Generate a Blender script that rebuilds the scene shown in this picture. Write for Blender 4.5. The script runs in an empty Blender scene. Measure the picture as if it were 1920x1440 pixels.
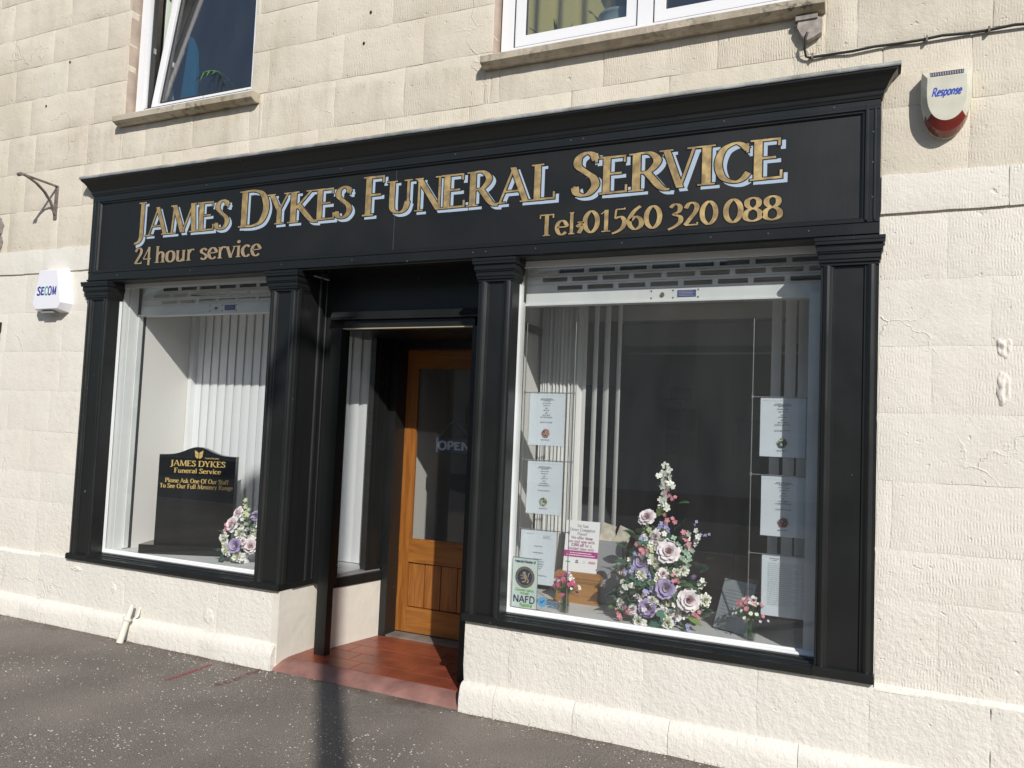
import bpy, bmesh, math, random
from mathutils import Vector, Matrix, noise, Euler
random.seed(11)
R = math.radians
scene = bpy.context.scene
COL = scene.collection

# ------------------------------------------------------------------ camera
F_PX, YAW, PIT, ROL = 1484.746, .4332, .0584, .0414
cy, sy, cp, sp = math.cos(YAW), math.sin(YAW), math.cos(PIT), math.sin(PIT)
fw = Vector((-sy*cp, cy*cp, sp)); rt = Vector((cy, sy, 0)); up = rt.cross(fw)
cr, sr = math.cos(ROL), math.sin(ROL)
r2 = rt*cr + up*sr; u2 = up*cr - rt*sr
cam = bpy.data.cameras.new('camera'); co = bpy.data.objects.new('camera', cam); COL.objects.link(co)
m = Matrix((r2, u2, -fw)).transposed().to_4x4(); m.translation = (0, -3.8628, 1.5)
co.matrix_world = m
cam.sensor_fit = 'HORIZONTAL'; cam.sensor_width = 36; cam.lens = 36*F_PX/1920
cam.clip_start = .05; cam.clip_end = 500
scene.camera = co

# ------------------------------------------------------------------ light
SUN = Vector((.79, -1, .86)).normalized()
world = bpy.data.worlds.new('World'); scene.world = world; world.use_nodes = True
wn = world.node_tree.nodes; wl = world.node_tree.links
sky = wn.new('ShaderNodeTexSky'); sky.sky_type = 'NISHITA'; sky.sun_disc = False
sky.sun_elevation = math.asin(SUN.z); sky.sun_rotation = math.atan2(SUN.x, SUN.y)
sky.air_density = 1.0; sky.dust_density = .6; sky.ozone_density = 1.2
wl.new(sky.outputs[0], wn['Background'].inputs[0]); wn['Background'].inputs[1].default_value = .098
sun = bpy.data.lights.new('sun', 'SUN'); sun.energy = 4.25; sun.angle = R(.53); sun.color = (1, .965, .915)
so = bpy.data.objects.new('sun', sun); COL.objects.link(so); so.rotation_euler = SUN.to_track_quat('Z', 'Y').to_euler()
so.location = (4, -5, 8)
vs = scene.view_settings; vs.view_transform = 'Standard'; vs.look = 'None'; vs.gamma = 1; vs.exposure = 0.0
vs.use_curve_mapping = False
try:
    scene.cycles.max_bounces = 8; scene.cycles.transparent_max_bounces = 16
except Exception: pass

# ------------------------------------------------------------------ materials
def srgb(r, g, b):
    f = lambda c: (c/255/12.92 if c/255 <= .04045 else ((c/255+.055)/1.055)**2.4)
    return (f(r), f(g), f(b), 1)
MATS = {}
def mat(name, col=(.5, .5, .5), rough=.5, metal=0., spec=.5, var=0., vscale=3., bump=0., bscale=60., bdist=.002, bevel=0., coat=0.):
    if name in MATS: return MATS[name]
    M = bpy.data.materials.new(name); M.use_nodes = True; nt = M.node_tree; n, l = nt.nodes, nt.links
    b = n['Principled BSDF']; c = tuple(col[:3])+(1,)
    b.inputs['Base Color'].default_value = c; b.inputs['Roughness'].default_value = rough
    b.inputs['Metallic'].default_value = metal; b.inputs['Specular IOR Level'].default_value = spec
    if coat: b.inputs['Coat Weight'].default_value = coat
    geo = n.new('ShaderNodeNewGeometry')
    if var:
        t = n.new('ShaderNodeTexNoise'); t.inputs['Scale'].default_value = vscale; t.inputs['Detail'].default_value = 5
        l.new(geo.outputs['Position'], t.inputs['Vector'])
        mr = n.new('ShaderNodeMapRange'); mr.inputs[1].default_value = .3; mr.inputs[2].default_value = .7
        mr.inputs[3].default_value = 1-var; mr.inputs[4].default_value = 1+var*.5
        l.new(t.outputs[0], mr.inputs[0])
        mx = n.new('ShaderNodeMix'); mx.data_type = 'RGBA'; mx.blend_type = 'MULTIPLY'; mx.inputs[0].default_value = 1
        mx.inputs[6].default_value = c; l.new(mr.outputs[0], mx.inputs[7]); l.new(mx.outputs[2], b.inputs['Base Color'])
    nrm = None
    if bevel:
        bv = n.new('ShaderNodeBevel'); bv.samples = 4; bv.inputs[0].default_value = bevel; nrm = bv.outputs[0]
    if bump:
        t2 = n.new('ShaderNodeTexNoise'); t2.inputs['Scale'].default_value = bscale; t2.inputs['Detail'].default_value = 4
        l.new(geo.outputs['Position'], t2.inputs['Vector'])
        bp = n.new('ShaderNodeBump'); bp.inputs['Strength'].default_value = bump; bp.inputs['Distance'].default_value = bdist
        l.new(t2.outputs[0], bp.inputs['Height'])
        if nrm: l.new(nrm, bp.inputs['Normal'])
        nrm = bp.outputs[0]
    if nrm: l.new(nrm, b.inputs['Normal'])
    MATS[name] = M; return M

def glass(name, tint=(1, 1, 1), ior=1.5, rough=0., strength=1., veil=0.):
    M = bpy.data.materials.new(name); M.use_nodes = True; nt = M.node_tree; n, l = nt.nodes, nt.links
    n.remove(n['Principled BSDF']); out = n['Material Output']
    t = n.new('ShaderNodeBsdfTransparent'); t.inputs[0].default_value = tuple(tint)+(1,)
    g = n.new('ShaderNodeBsdfGlossy'); g.inputs['Roughness'].default_value = rough
    # Schlick reflectance, the same from both sides of the sheet
    f = n.new('ShaderNodeLayerWeight'); f.inputs[0].default_value = .5; r0 = ((ior-1)/(ior+1))**2
    pw = n.new('ShaderNodeMath'); pw.operation = 'POWER'; pw.inputs[1].default_value = 5; l.new(f.outputs['Facing'], pw.inputs[0])
    ma = n.new('ShaderNodeMath'); ma.operation = 'MULTIPLY_ADD'; ma.inputs[1].default_value = 1-r0; ma.inputs[2].default_value = r0; l.new(pw.outputs[0], ma.inputs[0])
    mu = n.new('ShaderNodeMath'); mu.operation = 'MULTIPLY'; mu.inputs[1].default_value = strength
    mx = n.new('ShaderNodeMixShader'); l.new(ma.outputs[0], mu.inputs[0]); l.new(mu.outputs[0], mx.inputs[0])
    l.new(t.outputs[0], mx.inputs[1]); l.new(g.outputs[0], mx.inputs[2]); last = mx.outputs[0]
    if veil:   # streaky pale film added to lay a haze over the dark interiors
        geo = n.new('ShaderNodeNewGeometry'); mp = n.new('ShaderNodeMapping'); mp.inputs['Scale'].default_value = (3, 3, .8); l.new(geo.outputs['Position'], mp.inputs[0])
        tn = n.new('ShaderNodeTexNoise'); tn.inputs['Scale'].default_value = 2.2; tn.inputs['Detail'].default_value = 6; l.new(mp.outputs[0], tn.inputs['Vector'])
        mr = n.new('ShaderNodeMapRange'); mr.inputs[1].default_value = .3; mr.inputs[2].default_value = .75; mr.inputs[3].default_value = veil*.6; mr.inputs[4].default_value = veil*1.5; l.new(tn.outputs[0], mr.inputs[0])
        df = n.new('ShaderNodeBsdfDiffuse'); df.inputs[0].default_value = (.72, .72, .68, 1); m2 = n.new('ShaderNodeMixShader')
        l.new(mr.outputs[0], m2.inputs[0]); l.new(last, m2.inputs[1]); l.new(df.outputs[0], m2.inputs[2]); last = m2.outputs[0]
    l.new(last, out.inputs[0])
    MATS[name] = M; return M

def stone_mat(name, col, tool=1., stain=.25, rough=.75, lichen=0.):
    """painted ashlar: chisel-tooled rows, lumps, drips and faint stains"""
    M = bpy.data.materials.new(name); M.use_nodes = True; nt = M.node_tree; n, l = nt.nodes, nt.links
    b = n['Principled BSDF']; b.inputs['Roughness'].default_value = rough; b.inputs['Specular IOR Level'].default_value = .25
    geo = n.new('ShaderNodeNewGeometry'); oi = n.new('ShaderNodeObjectInfo')
    sep = n.new('ShaderNodeSeparateXYZ'); l.new(geo.outputs['Position'], sep.inputs[0])
    def math_(op, a, bb=None, c=None):
        k = n.new('ShaderNodeMath'); k.operation = op
        for i, v in enumerate((a, bb, c)):
            if v is None: continue
            if isinstance(v, (int, float)): k.inputs[i].default_value = v
            else: l.new(v, k.inputs[i])
        return k.outputs[0]
    def nz(scale, det=4, vec=None, rough=.55):
        k = n.new('ShaderNodeTexNoise'); k.inputs['Scale'].default_value = scale; k.inputs['Detail'].default_value = det
        k.inputs['Roughness'].default_value = rough
        l.new(vec or geo.outputs['Position'], k.inputs['Vector']); return k.outputs[0]
    def rng(v, a, bb, c, d):
        k = n.new('ShaderNodeMapRange'); 
        for i, q in zip((1, 2, 3, 4), (a, bb, c, d)): k.inputs[i].default_value = q
        l.new(v, k.inputs[0]); return k.outputs[0]
    nzr = lambda sc_, a, b_: rng(nz(sc_, 2), a, b_, .15, 1.)
    low = rng(sep.outputs['Z'], .65, 1.25, 1, 0)
    # tooled rows
    wob = math_('MULTIPLY', nz(7, 2), .03)
    rowv = math_('ADD', math_('MULTIPLY', sep.outputs['Z'], 17.), math_('MULTIPLY', wob, 30))
    row = math_('FLOOR', rowv)
    wnz = n.new('ShaderNodeTexWhiteNoise'); wnz.noise_dimensions = '2D'
    cmb = n.new('ShaderNodeCombineXYZ'); l.new(row, cmb.inputs[0]); l.new(oi.outputs['Random'], cmb.inputs[1]); l.new(cmb.outputs[0], wnz.inputs['Vector'])
    ph = math_('ADD', math_('MULTIPLY', math_('ADD', sep.outputs['X'], math_('MULTIPLY', nz(17, 3), .020)), 520), math_('MULTIPLY', wnz.outputs[0], 6.28))
    wave = math_('SINE', ph)
    fr = math_('FRACT', rowv); edge = math_('MULTIPLY', fr, math_('SUBTRACT', 1, fr))
    amp = rng(nz(2.3, 3), .38, .62, .12, 1.)
    per = rng(oi.outputs['Random'], 0, 1, .25, 1.15)
    tooled = math_('MULTIPLY', math_('MULTIPLY', math_('MULTIPLY', wave, edge), nzr(30, .35, .6)), math_('MULTIPLY', math_('MULTIPLY', amp, per), tool*1.35))
    lump = math_('MULTIPLY', nz(11, 5), 1.3); fine = math_('ADD', math_('MULTIPLY', nz(85, 4), .6), math_('MULTIPLY', math_('MULTIPLY', nz(34, 5, None, .62), low), 2.0)); big = math_('MULTIPLY', nz(3.2, 2), 1.2)
    # ridge cracks / drips
    vor = n.new('ShaderNodeTexVoronoi'); vor.feature = 'DISTANCE_TO_EDGE'; vor.inputs['Scale'].default_value = 2.6
    dis = n.new('ShaderNodeVectorMath'); dis.operation = 'ADD'
    nn = n.new('ShaderNodeTexNoise'); nn.inputs['Scale'].default_value = 6; nn.inputs['Detail'].default_value = 6
    l.new(geo.outputs['Position'], nn.inputs['Vector'])
    sc = n.new('ShaderNodeVectorMath'); sc.operation = 'SCALE'; sc.inputs[3].default_value = .35; l.new(nn.outputs[1], sc.inputs[0])
    l.new(geo.outputs['Position'], dis.inputs[0]); l.new(sc.outputs[0], dis.inputs[1]); l.new(dis.outputs[0], vor.inputs['Vector'])
    crack = math_('MULTIPLY', rng(vor.outputs[0], 0, .022, 1, 0), rng(nz(1.7, 2), .55, .66, 0, .8))
    pits = math_('MULTIPLY', rng(nz(26, 2), .69, .78, 0, 1), -.9)
    h = math_('ADD', math_('ADD', math_('ADD', tooled, lump), math_('ADD', fine, big)), math_('ADD', crack, pits))
    bp = n.new('ShaderNodeBump'); bp.inputs['Strength'].default_value = 1.; bp.inputs['Distance'].default_value = .0034
    l.new(h, bp.inputs['Height']); l.new(bp.outputs[0], b.inputs['Normal'])
    # colour
    def mixc(fac, a, bcol, mode='MIX'):
        k = n.new('ShaderNodeMix'); k.data_type = 'RGBA'; k.blend_type = mode
        if isinstance(fac, (int, float)): k.inputs[0].default_value = fac
        else: l.new(fac, k.inputs[0])
        for i, v in ((6, a), (7, bcol)):
            if isinstance(v, tuple): k.inputs[i].default_value = v
            else: l.new(v, k.inputs[i])
        return k.outputs[2]
    c1 = tuple(col)+(1,); c2 = tuple(x*(1-f*stain) for x, f in zip(col, (.42, .46, .60)))+(1,); c3 = tuple(x*f for x, f in zip(col, (1.04, 1.0, .97)))+(1,)
    base = mixc(rng(nz(1.5, 5), .35, .65, 0, 1), c1, c2)
    base = mixc(rng(oi.outputs['Random'], 0, 1, 0, .35), base, c3)
    st = n.new('ShaderNodeMapping'); st.inputs['Scale'].default_value = (3.2, 3.2, .7); l.new(geo.outputs['Position'], st.inputs[0])
    streak = rng(nz(1.6, 6, st.outputs[0], .65), .54, .78, 0, stain)
    base = mixc(streak, base, (.33, .29, .21, 1))
    base = mixc(rng(nz(48, 3), .66, .8, 0, stain*1.3), base, (.30, .25, .19, 1))
    # grime washed down from the sills
    gm = math_('MULTIPLY', math_('MULTIPLY', rng(sep.outputs['Z'], 3.2, 3.56, 0, 1), rng(sep.outputs['Z'], 3.58, 3.60, 1, 0)), rng(nz(4.5, 5, st.outputs[0], .6), .42, .66, 0, .75*stain))
    base = mixc(gm, base, (.34, .29, .22, 1))
    if lichen: base = mixc(math_('MULTIPLY', rng(nz(19, 6, None, .7), .5, .62, 0, lichen), rng(nz(2.6, 3), .45, .6, .1, 1)), base, (.045, .04, .034, 1))
    l.new(base, b.inputs['Base Color'])
    MATS[name] = M; return M

STONE_UP = stone_mat('old cream painted stone', (.705, .645, .54), 1.25, .36)
STONE_LO = stone_mat('off white painted stone', (.76, .725, .65), .85, .14, .62)
STONE_PL = stone_mat('off white painted plinth', (.76, .73, .665), .3, .10, .58)
MORTAR_UP = mat('cream painted mortar', (.55, .495, .405), .85, bump=.6, bscale=90, var=.4, vscale=6)
MORTAR_LO = mat('painted joint', (.735, .705, .63), .65, bump=.5, bscale=90)

def black_paint(name, col, rough, fleck=.765):
    M = mat(name, col, rough, spec=.5, bevel=.0025)
    n, l = M.node_tree.nodes, M.node_tree.links; b = n['Principled BSDF']
    geo = [x for x in n if x.type == 'NEW_GEOMETRY'][0]
    t = n.new('ShaderNodeTexNoise'); t.inputs['Scale'].default_value = 3.5; t.inputs['Detail'].default_value = 6
    l.new(geo.outputs['Position'], t.inputs['Vector'])
    mp = n.new('ShaderNodeMapping'); mp.inputs['Scale'].default_value = (1, 1, .35); l.new(geo.outputs['Position'], mp.inputs[0])
    t2 = n.new('ShaderNodeTexNoise'); t2.inputs['Scale'].default_value = 55; t2.inputs['Detail'].default_value = 3; l.new(mp.outputs[0], t2.inputs['Vector'])
    r1 = n.new('ShaderNodeMapRange'); r1.inputs[1].default_value = .3; r1.inputs[2].default_value = .75; r1.inputs[3].default_value = rough-.06; r1.inputs[4].default_value = rough+.14
    l.new(t.outputs[0], r1.inputs[0]); l.new(r1.outputs[0], b.inputs['Roughness'])
    r2_ = n.new('ShaderNodeMapRange'); r2_.inputs[1].default_value = fleck; r2_.inputs[2].default_value = fleck+.03; r2_.inputs[3].default_value = 0; r2_.inputs[4].default_value = .7
    l.new(t2.outputs[0], r2_.inputs[0])
    mx = n.new('ShaderNodeMix'); mx.data_type = 'RGBA'; mx.inputs[6].default_value = tuple(col)+(1,); mx.inputs[7].default_value = (.42, .42, .40, 1)
    l.new(r2_.outputs[0], mx.inputs[0]); l.new(mx.outputs[2], b.inputs['Base Color'])
    bp = n.new('ShaderNodeBump'); bp.inputs['Strength'].default_value = .25; bp.inputs['Distance'].default_value = .001
    mp2 = n.new('ShaderNodeMapping'); mp2.inputs['Scale'].default_value = (60, 60, 4); l.new(geo.outputs['Position'], mp2.inputs[0])
    t3 = n.new('ShaderNodeTexNoise'); t3.inputs['Scale'].default_value = 1.; t3.inputs['Detail'].default_value = 3; l.new(mp2.outputs[0], t3.inputs['Vector'])
    l.new(t3.outputs[0], bp.inputs['Height'])
    bv = [x for x in n if x.type == 'BEVEL'][0]; l.new(bv.outputs[0], bp.inputs['Normal']); l.new(bp.outputs[0], b.inputs['Normal'])
    return M
BLACK = black_paint('black gloss paint', (.0118, .0130, .0125), .32)
BOARD = black_paint('black sign board paint', (.0105, .0112, .0108), .46, .80)
WHITE = mat('white gloss paint', (.78, .79, .78), .35, bump=.2, bscale=40, bdist=.001, var=.06, bevel=.002)
PVC = mat('white plastic frame', (.82, .82, .83), .3, bevel=.003)
ALU = mat('galvanised shutter metal', (.74, .76, .74), .42, metal=.05, var=.12, vscale=5, bevel=.001)
DARK = mat('dark void', (.006, .006, .006), .9)
SEAL = mat('dark rubber seal', (.03, .03, .032), .6)
LEAD = mat('lead flashing', (.42, .42, .40), .6, metal=.3, var=.45, vscale=9, bump=.6, bscale=25, bdist=.006)
SILLST = stone_mat('weathered sill stone', (.56, .50, .41), .15, .9, .9, .7)
GLASS = glass('shop window glass', (.985, .992, .99), 1.52, 0., 1.6, .013)
GLASSL = glass('narrow window glass', (.985, .992, .99), 1.52, 0., 1.3, .005)
GLASS2 = glass('upstairs window glass', (.86, .88, .9), 1.55, 0., 3.0, .012)
ACRYL = glass('clear acrylic', (.95, .965, .97), 1.45)
PAPER = mat('white paper', (.80, .82, .85), .7)
GREYINK = mat('grey print', (.22, .22, .24), .8)
GREYINK2 = mat('pale grey print', (.45, .46, .50), .8)
BLIND = mat('pale grey blind fabric', (.82, .83, .84), .85, bump=.3, bscale=300)
BLINDT = mat('translucent blind fabric', (.72, .72, .70), .85, bump=.3, bscale=300)
DECK = mat('grey display deck', (.60, .60, .59), .6, var=.1, vscale=6)
INWALL = mat('cream textured wallpaper', (.74, .72, .68), .85, bump=.7, bscale=120, bdist=.002)
ROOMW = mat('dim office wall', (.52, .49, .44), .9)
ROOMC = mat('office ceiling', (.55, .54, .50), .9)
ROOMF = mat('office carpet', (.09, .09, .10), 1)
GRANITE = mat('polished black granite', (.010, .011, .012), .12, var=.3, vscale=180)
GOLDT = mat('gold letter paint', (.75, .52, .18), .4, metal=.25)
STEEL = mat('steel cable', (.45, .45, .45), .35, metal=.8)
CREAMP = mat('cream alarm plastic', (.62, .60, .49), .45, var=.12, vscale=14, bevel=.004)
REDLENS = mat('red alarm lens', (.20, .020, .012), .18, coat=.6, var=.25, vscale=40)
BLUEINK = mat('blue print', (.02, .075, .40), .5)
NAVY = mat('navy print', (.008, .016, .075), .5)
TEAL = mat('green print', (.02, .38, .30), .5)
GREENINK = mat('leaf green print', (.22, .48, .10), .5)
MAGENTA = mat('magenta print', (.40, .015, .22), .6)
REDINK = mat('red print', (.45, .02, .06), .6)
PURPINK = mat('plum print', (.30, .07, .18), .6)
WHITEINK = mat('white print', (.8, .8, .8), .6)
IRON = mat('rusty painted iron', (.20, .16, .14), .6, var=.5, vscale=25, bump=.6, bscale=60)
CABLE = mat('black cable', (.02, .02, .02), .5)
TILE = mat('red quarry tile', (.235, .058, .030), .34, var=.3, vscale=7, bump=.25, bscale=30, bdist=.002, bevel=.003)
GROUT = mat('tile grout', (.20, .056, .032), .8, var=.4, vscale=9)
PINKST = mat('pink painted step edge', (.29, .145, .118), .65, var=.35, vscale=8, bump=.5, bscale=50)
CONCR = mat('grey threshold stone', (.19, .165, .14), .7, var=.35, vscale=7, bump=.5, bscale=45)
PLASTER = mat('white smooth plaster', (.73, .69, .60), .65, bump=.7, bscale=9, bdist=.008, var=.10, vscale=2.5)

def gold_leaf():
    M = mat('gilded letter', (.5, .3, .1), .38, metal=.8)
    n, l = M.node_tree.nodes, M.node_tree.links; b = n['Principled BSDF']; geo = [x for x in n if x.type == 'NEW_GEOMETRY'][0]
    t = n.new('ShaderNodeTexNoise'); t.inputs['Scale'].default_value = 22; t.inputs['Detail'].default_value = 5; l.new(geo.outputs['Position'], t.inputs['Vector'])
    r = n.new('ShaderNodeValToRGB'); r.color_ramp.elements[0].position = .33; r.color_ramp.elements[0].color = (.42, .28, .13, 1)
    r.color_ramp.elements[1].position = .72; r.color_ramp.elements[1].color = (.74, .54, .24, 1)
    l.new(t.outputs[0], r.inputs[0]); l.new(r.outputs[0], b.inputs['Base Color'])
    rr = n.new('ShaderNodeMapRange'); rr.inputs[1].default_value = .3; rr.inputs[2].default_value = .7; rr.inputs[3].default_value = .34; rr.inputs[4].default_value = .55
    l.new(t.outputs[0], rr.inputs[0]); l.new(rr.outputs[0], b.inputs['Roughness'])
    b.inputs['Metallic'].default_value = .55
    return M
GOLD = gold_leaf()
GOLD2 = mat('bronze painted lettering', (.47, .35, .21), .5, metal=.3, var=.25, vscale=14)
SHADE = mat('pale blue letter shade', (.40, .49, .59), .5)
OUTLN = mat('black letter outline', (.006, .006, .007), .4)

def wood_mat(name, c1, c2, vertical=True, rough=.42):
    M = mat(name, c1, rough, coat=.15, bevel=.002)
    n, l = M.node_tree.nodes, M.node_tree.links; b = n['Principled BSDF']; geo = [x for x in n if x.type == 'NEW_GEOMETRY'][0]
    oi = n.new('ShaderNodeObjectInfo'); ad = n.new('ShaderNodeVectorMath'); ad.operation = 'ADD'
    sc_ = n.new('ShaderNodeVectorMath'); sc_.operation = 'SCALE'; sc_.inputs[0].default_value = (7, 3, 5); l.new(oi.outputs['Random'], sc_.inputs[3])
    l.new(geo.outputs['Position'], ad.inputs[0]); l.new(sc_.outputs[0], ad.inputs[1])
    mp = n.new('ShaderNodeMapping'); mp.inputs['Scale'].default_value = (26, 26, 2.4) if vertical else (2.4, 26, 26); l.new(ad.outputs[0], mp.inputs[0])
    t = n.new('ShaderNodeTexNoise'); t.inputs['Scale'].default_value = 1.; t.inputs['Detail'].default_value = 6; t.inputs['Distortion'].default_value = 1.4
    l.new(mp.outputs[0], t.inputs['Vector'])
    r = n.new('ShaderNodeValToRGB'); r.color_ramp.elements[0].position = .3; r.color_ramp.elements[0].color = tuple(c2)+(1,)
    r.color_ramp.elements[1].position = .62; r.color_ramp.elements[1].color = tuple(c1)+(1,)
    l.new(t.outputs[0], r.inputs[0]); l.new(r.outputs[0], b.inputs['Base Color'])
    return M
OAKV = wood_mat('varnished oak upright', (.345, .130, .024), (.20, .066, .011))
OAKH = wood_mat('varnished oak rail', (.345, .135, .025), (.20, .070, .012), False)
CASK = wood_mat('pale oak casket', (.40, .20, .065), (.32, .15, .045), False)

def asphalt():
    M = mat('worn asphalt', (.1, .1, .1), .8)
    n, l = M.node_tree.nodes, M.node_tree.links; b = n['Principled BSDF']; geo = [x for x in n if x.type == 'NEW_GEOMETRY'][0]
    def nz(s, d):
        t = n.new('ShaderNodeTexNoise'); t.inputs['Scale'].default_value = s; t.inputs['Detail'].default_value = d; l.new(geo.outputs['Position'], t.inputs['Vector']); return t.outputs[0]
    r = n.new('ShaderNodeValToRGB'); r.color_ramp.elements[0].position = .3; r.color_ramp.elements[0].color = (.150, .130, .110, 1)
    r.color_ramp.elements[1].position = .7; r.color_ramp.elements[1].color = (.270, .235, .198, 1)
    l.new(nz(1.3, 6), r.inputs[0])
    r2_ = n.new('ShaderNodeValToRGB'); r2_.color_ramp.elements[0].position = .32; r2_.color_ramp.elements[0].color = (.40, .40, .40, 1)
    r2_.color_ramp.elements[1].position = .68; r2_.color_ramp.elements[1].color = (1.5, 1.5, 1.5, 1)
    l.new(nz(210, 3), r2_.inputs[0])
    mx = n.new('ShaderNodeMix'); mx.data_type = 'RGBA'; mx.blend_type = 'MULTIPLY'; mx.inputs[0].default_value = 1
    l.new(r.outputs[0], mx.inputs[6]); l.new(r2_.outputs[0], mx.inputs[7])
    # earthy dirt close to the wall foot
    sep = n.new('ShaderNodeSeparateXYZ'); l.new(geo.outputs['Position'], sep.inputs[0])
    ad = n.new('ShaderNodeMath'); ad.operation = 'MULTIPLY_ADD'; ad.inputs[1].default_value = .35; l.new(nz(5, 5), ad.inputs[0]); l.new(sep.outputs['Y'], ad.inputs[2])
    mr = n.new('ShaderNodeMapRange'); mr.inputs[1].default_value = .07; mr.inputs[2].default_value = .17; mr.inputs[3].default_value = 0; mr.inputs[4].default_value = .85
    l.new(ad.outputs[0], mr.inputs[0])
    mx2 = n.new('ShaderNodeMix'); mx2.data_type = 'RGBA'; l.new(mr.outputs[0], mx2.inputs[0]); l.new(mx.outputs[2], mx2.inputs[6]); mx2.inputs[7].default_value = (.105, .074, .052, 1)
    l.new(mx2.outputs[2], b.inputs['Base Color'])
    bp = n.new('ShaderNodeBump'); bp.inputs['Strength'].default_value = 1.; bp.inputs['Distance'].default_value = .007
    l.new(nz(150, 4), bp.inputs['Height']); l.new(bp.outputs[0], b.inputs['Normal'])
    return M
ASPH = asphalt()

# ------------------------------------------------------------------ mesh helpers
class MB:
    def __init__(s): s.v = []; s.f = []; s.mi = []; s.sm = []
    def add(s, vs, fs, mi=0, smooth=False):
        o = len(s.v); s.v += [tuple(v) for v in vs]
        for f in fs: s.f.append(tuple(i+o for i in f)); s.mi.append(mi); s.sm.append(smooth)
        return s
    def box(s, x0, x1, y0, y1, z0, z1, mi=0, M=None):
        vs = [Vector((x, y, z)) for z in (z0, z1) for y in (y0, y1) for x in (x0, x1)]
        if M is not None: vs = [M @ v for v in vs]
        return s.add(vs, [(0, 2, 3, 1), (4, 5, 7, 6), (0, 1, 5, 4), (2, 6, 7, 3), (0, 4, 6, 2), (1, 3, 7, 5)], mi)
    def prism(s, loop, a0, a1, axis='x', mi=0, smooth=False):
        """extrude a 2D loop: axis x -> (y,z); axis z -> (x,y); axis y -> (x,z)"""
        n = len(loop)
        def P(q, a): return {'x': (a, q[0], q[1]), 'z': (q[0], q[1], a), 'y': (q[0], a, q[1])}[axis]
        vs = [P(q, a0) for q in loop]+[P(q, a1) for q in loop]
        area = sum(loop[i][0]*loop[(i+1) % n][1]-loop[(i+1) % n][0]*loop[i][1] for i in range(n))
        flip = (area > 0) == (axis == 'y')
        fs = [(i, (i+1) % n, n+(i+1) % n, n+i) for i in range(n)]+[tuple(range(n-1, -1, -1)), tuple(range(n, 2*n))]
        if flip: fs = [tuple(reversed(f)) for f in fs]
        o = len(s.f); s.add(vs, fs, mi, False)
        if smooth:
            for k in range(o, o+n): s.sm[k] = True
        return s
    def tube(s, pts, r, n=8, mi=0, cap=True):
        pts = [Vector(p) for p in pts]; rings = []
        for i, p in enumerate(pts):
            d = (pts[min(i+1, len(pts)-1)]-pts[max(i-1, 0)]).normalized()
            a = d.orthogonal().normalized() if i == 0 else (a-d*a.dot(d)).normalized()
            b = d.cross(a); rr = r[i] if isinstance(r, (list, tuple)) else r
            rings.append([p+(a*math.cos(2*math.pi*k/n)+b*math.sin(2*math.pi*k/n))*rr for k in range(n)])
        vs = [v for q in rings for v in q]; fs = []
        for i in range(len(pts)-1):
            for k in range(n): fs.append((i*n+k, i*n+(k+1) % n, (i+1)*n+(k+1) % n, (i+1)*n+k))
        s.add(vs, fs, mi, True)
        if cap: s.add(rings[0], [tuple(range(n-1, -1, -1))], mi); s.add(rings[-1], [tuple(range(n))], mi)
        return s
    def lathe(s, prof, c, n=20, mi=0, M=None):
        vs = []; fs = []
        for (r, z) in prof:
            for k in range(n):
                a = 2*math.pi*k/n; vs.append(Vector((c[0]+r*math.cos(a), c[1]+r*math.sin(a), c[2]+z)))
        if M is not None: vs = [M @ v for v in vs]
        for i in range(len(prof)-1):
            for k in range(n): fs.append((i*n+k, i*n+(k+1) % n, (i+1)*n+(k+1) % n, (i+1)*n+k))
        return s.add(vs, fs, mi, True)
    def merge(s, o, M=None, mi=None):
        vs = [M @ Vector(v) for v in o.v] if M is not None else o.v
        b = len(s.v); s.v += [tuple(v) for v in vs]
        for f, m_, sm in zip(o.f, o.mi, o.sm): s.f.append(tuple(i+b for i in f)); s.mi.append(m_ if mi is None else mi); s.sm.append(sm)
        return s
    def mesh(s, name, mats):
        me = bpy.data.meshes.new(name); me.from_pydata(s.v, [], s.f)
        for m_ in (mats if isinstance(mats, (list, tuple)) else [mats]): me.materials.append(m_)
        me.polygons.foreach_set('material_index', s.mi); me.polygons.foreach_set('use_smooth', s.sm)
        me.update(); return me
    def build(s, name, mats, parent=None, local=False):
        o = bpy.data.objects.new(name, s.mesh(name, mats)); COL.objects.link(o)
        if parent is not None:
            o.parent = parent
            if not local:
                off = wloc(parent)
                if off.length > 0: o.data.transform(Matrix.Translation(-off))
        return o
def wloc(o):
    v = Vector((0, 0, 0))
    while o is not None: v += o.location; o = o.parent
    return v
def tag(o, label, cat, group=None, kind=None):
    if label: o['label'] = label
    if cat: o['category'] = cat
    if group: o['group'] = group
    if kind: o['kind'] = kind
    return o
def thing(name, label, cat, loc=(0, 0, 0), group=None, rot=None):
    o = bpy.data.objects.new(name, None); COL.objects.link(o); o.location = loc; o.empty_display_size = .1
    if rot: o.rotation_euler = rot
    return tag(o, label, cat, group)
def struct(o): o['kind'] = 'structure'; return o
def link_copy(src, name, parent, M):
    o = bpy.data.objects.new(name, src); COL.objects.link(o)
    if parent is not None: o.parent = parent
    o.matrix_local = M; return o

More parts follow.
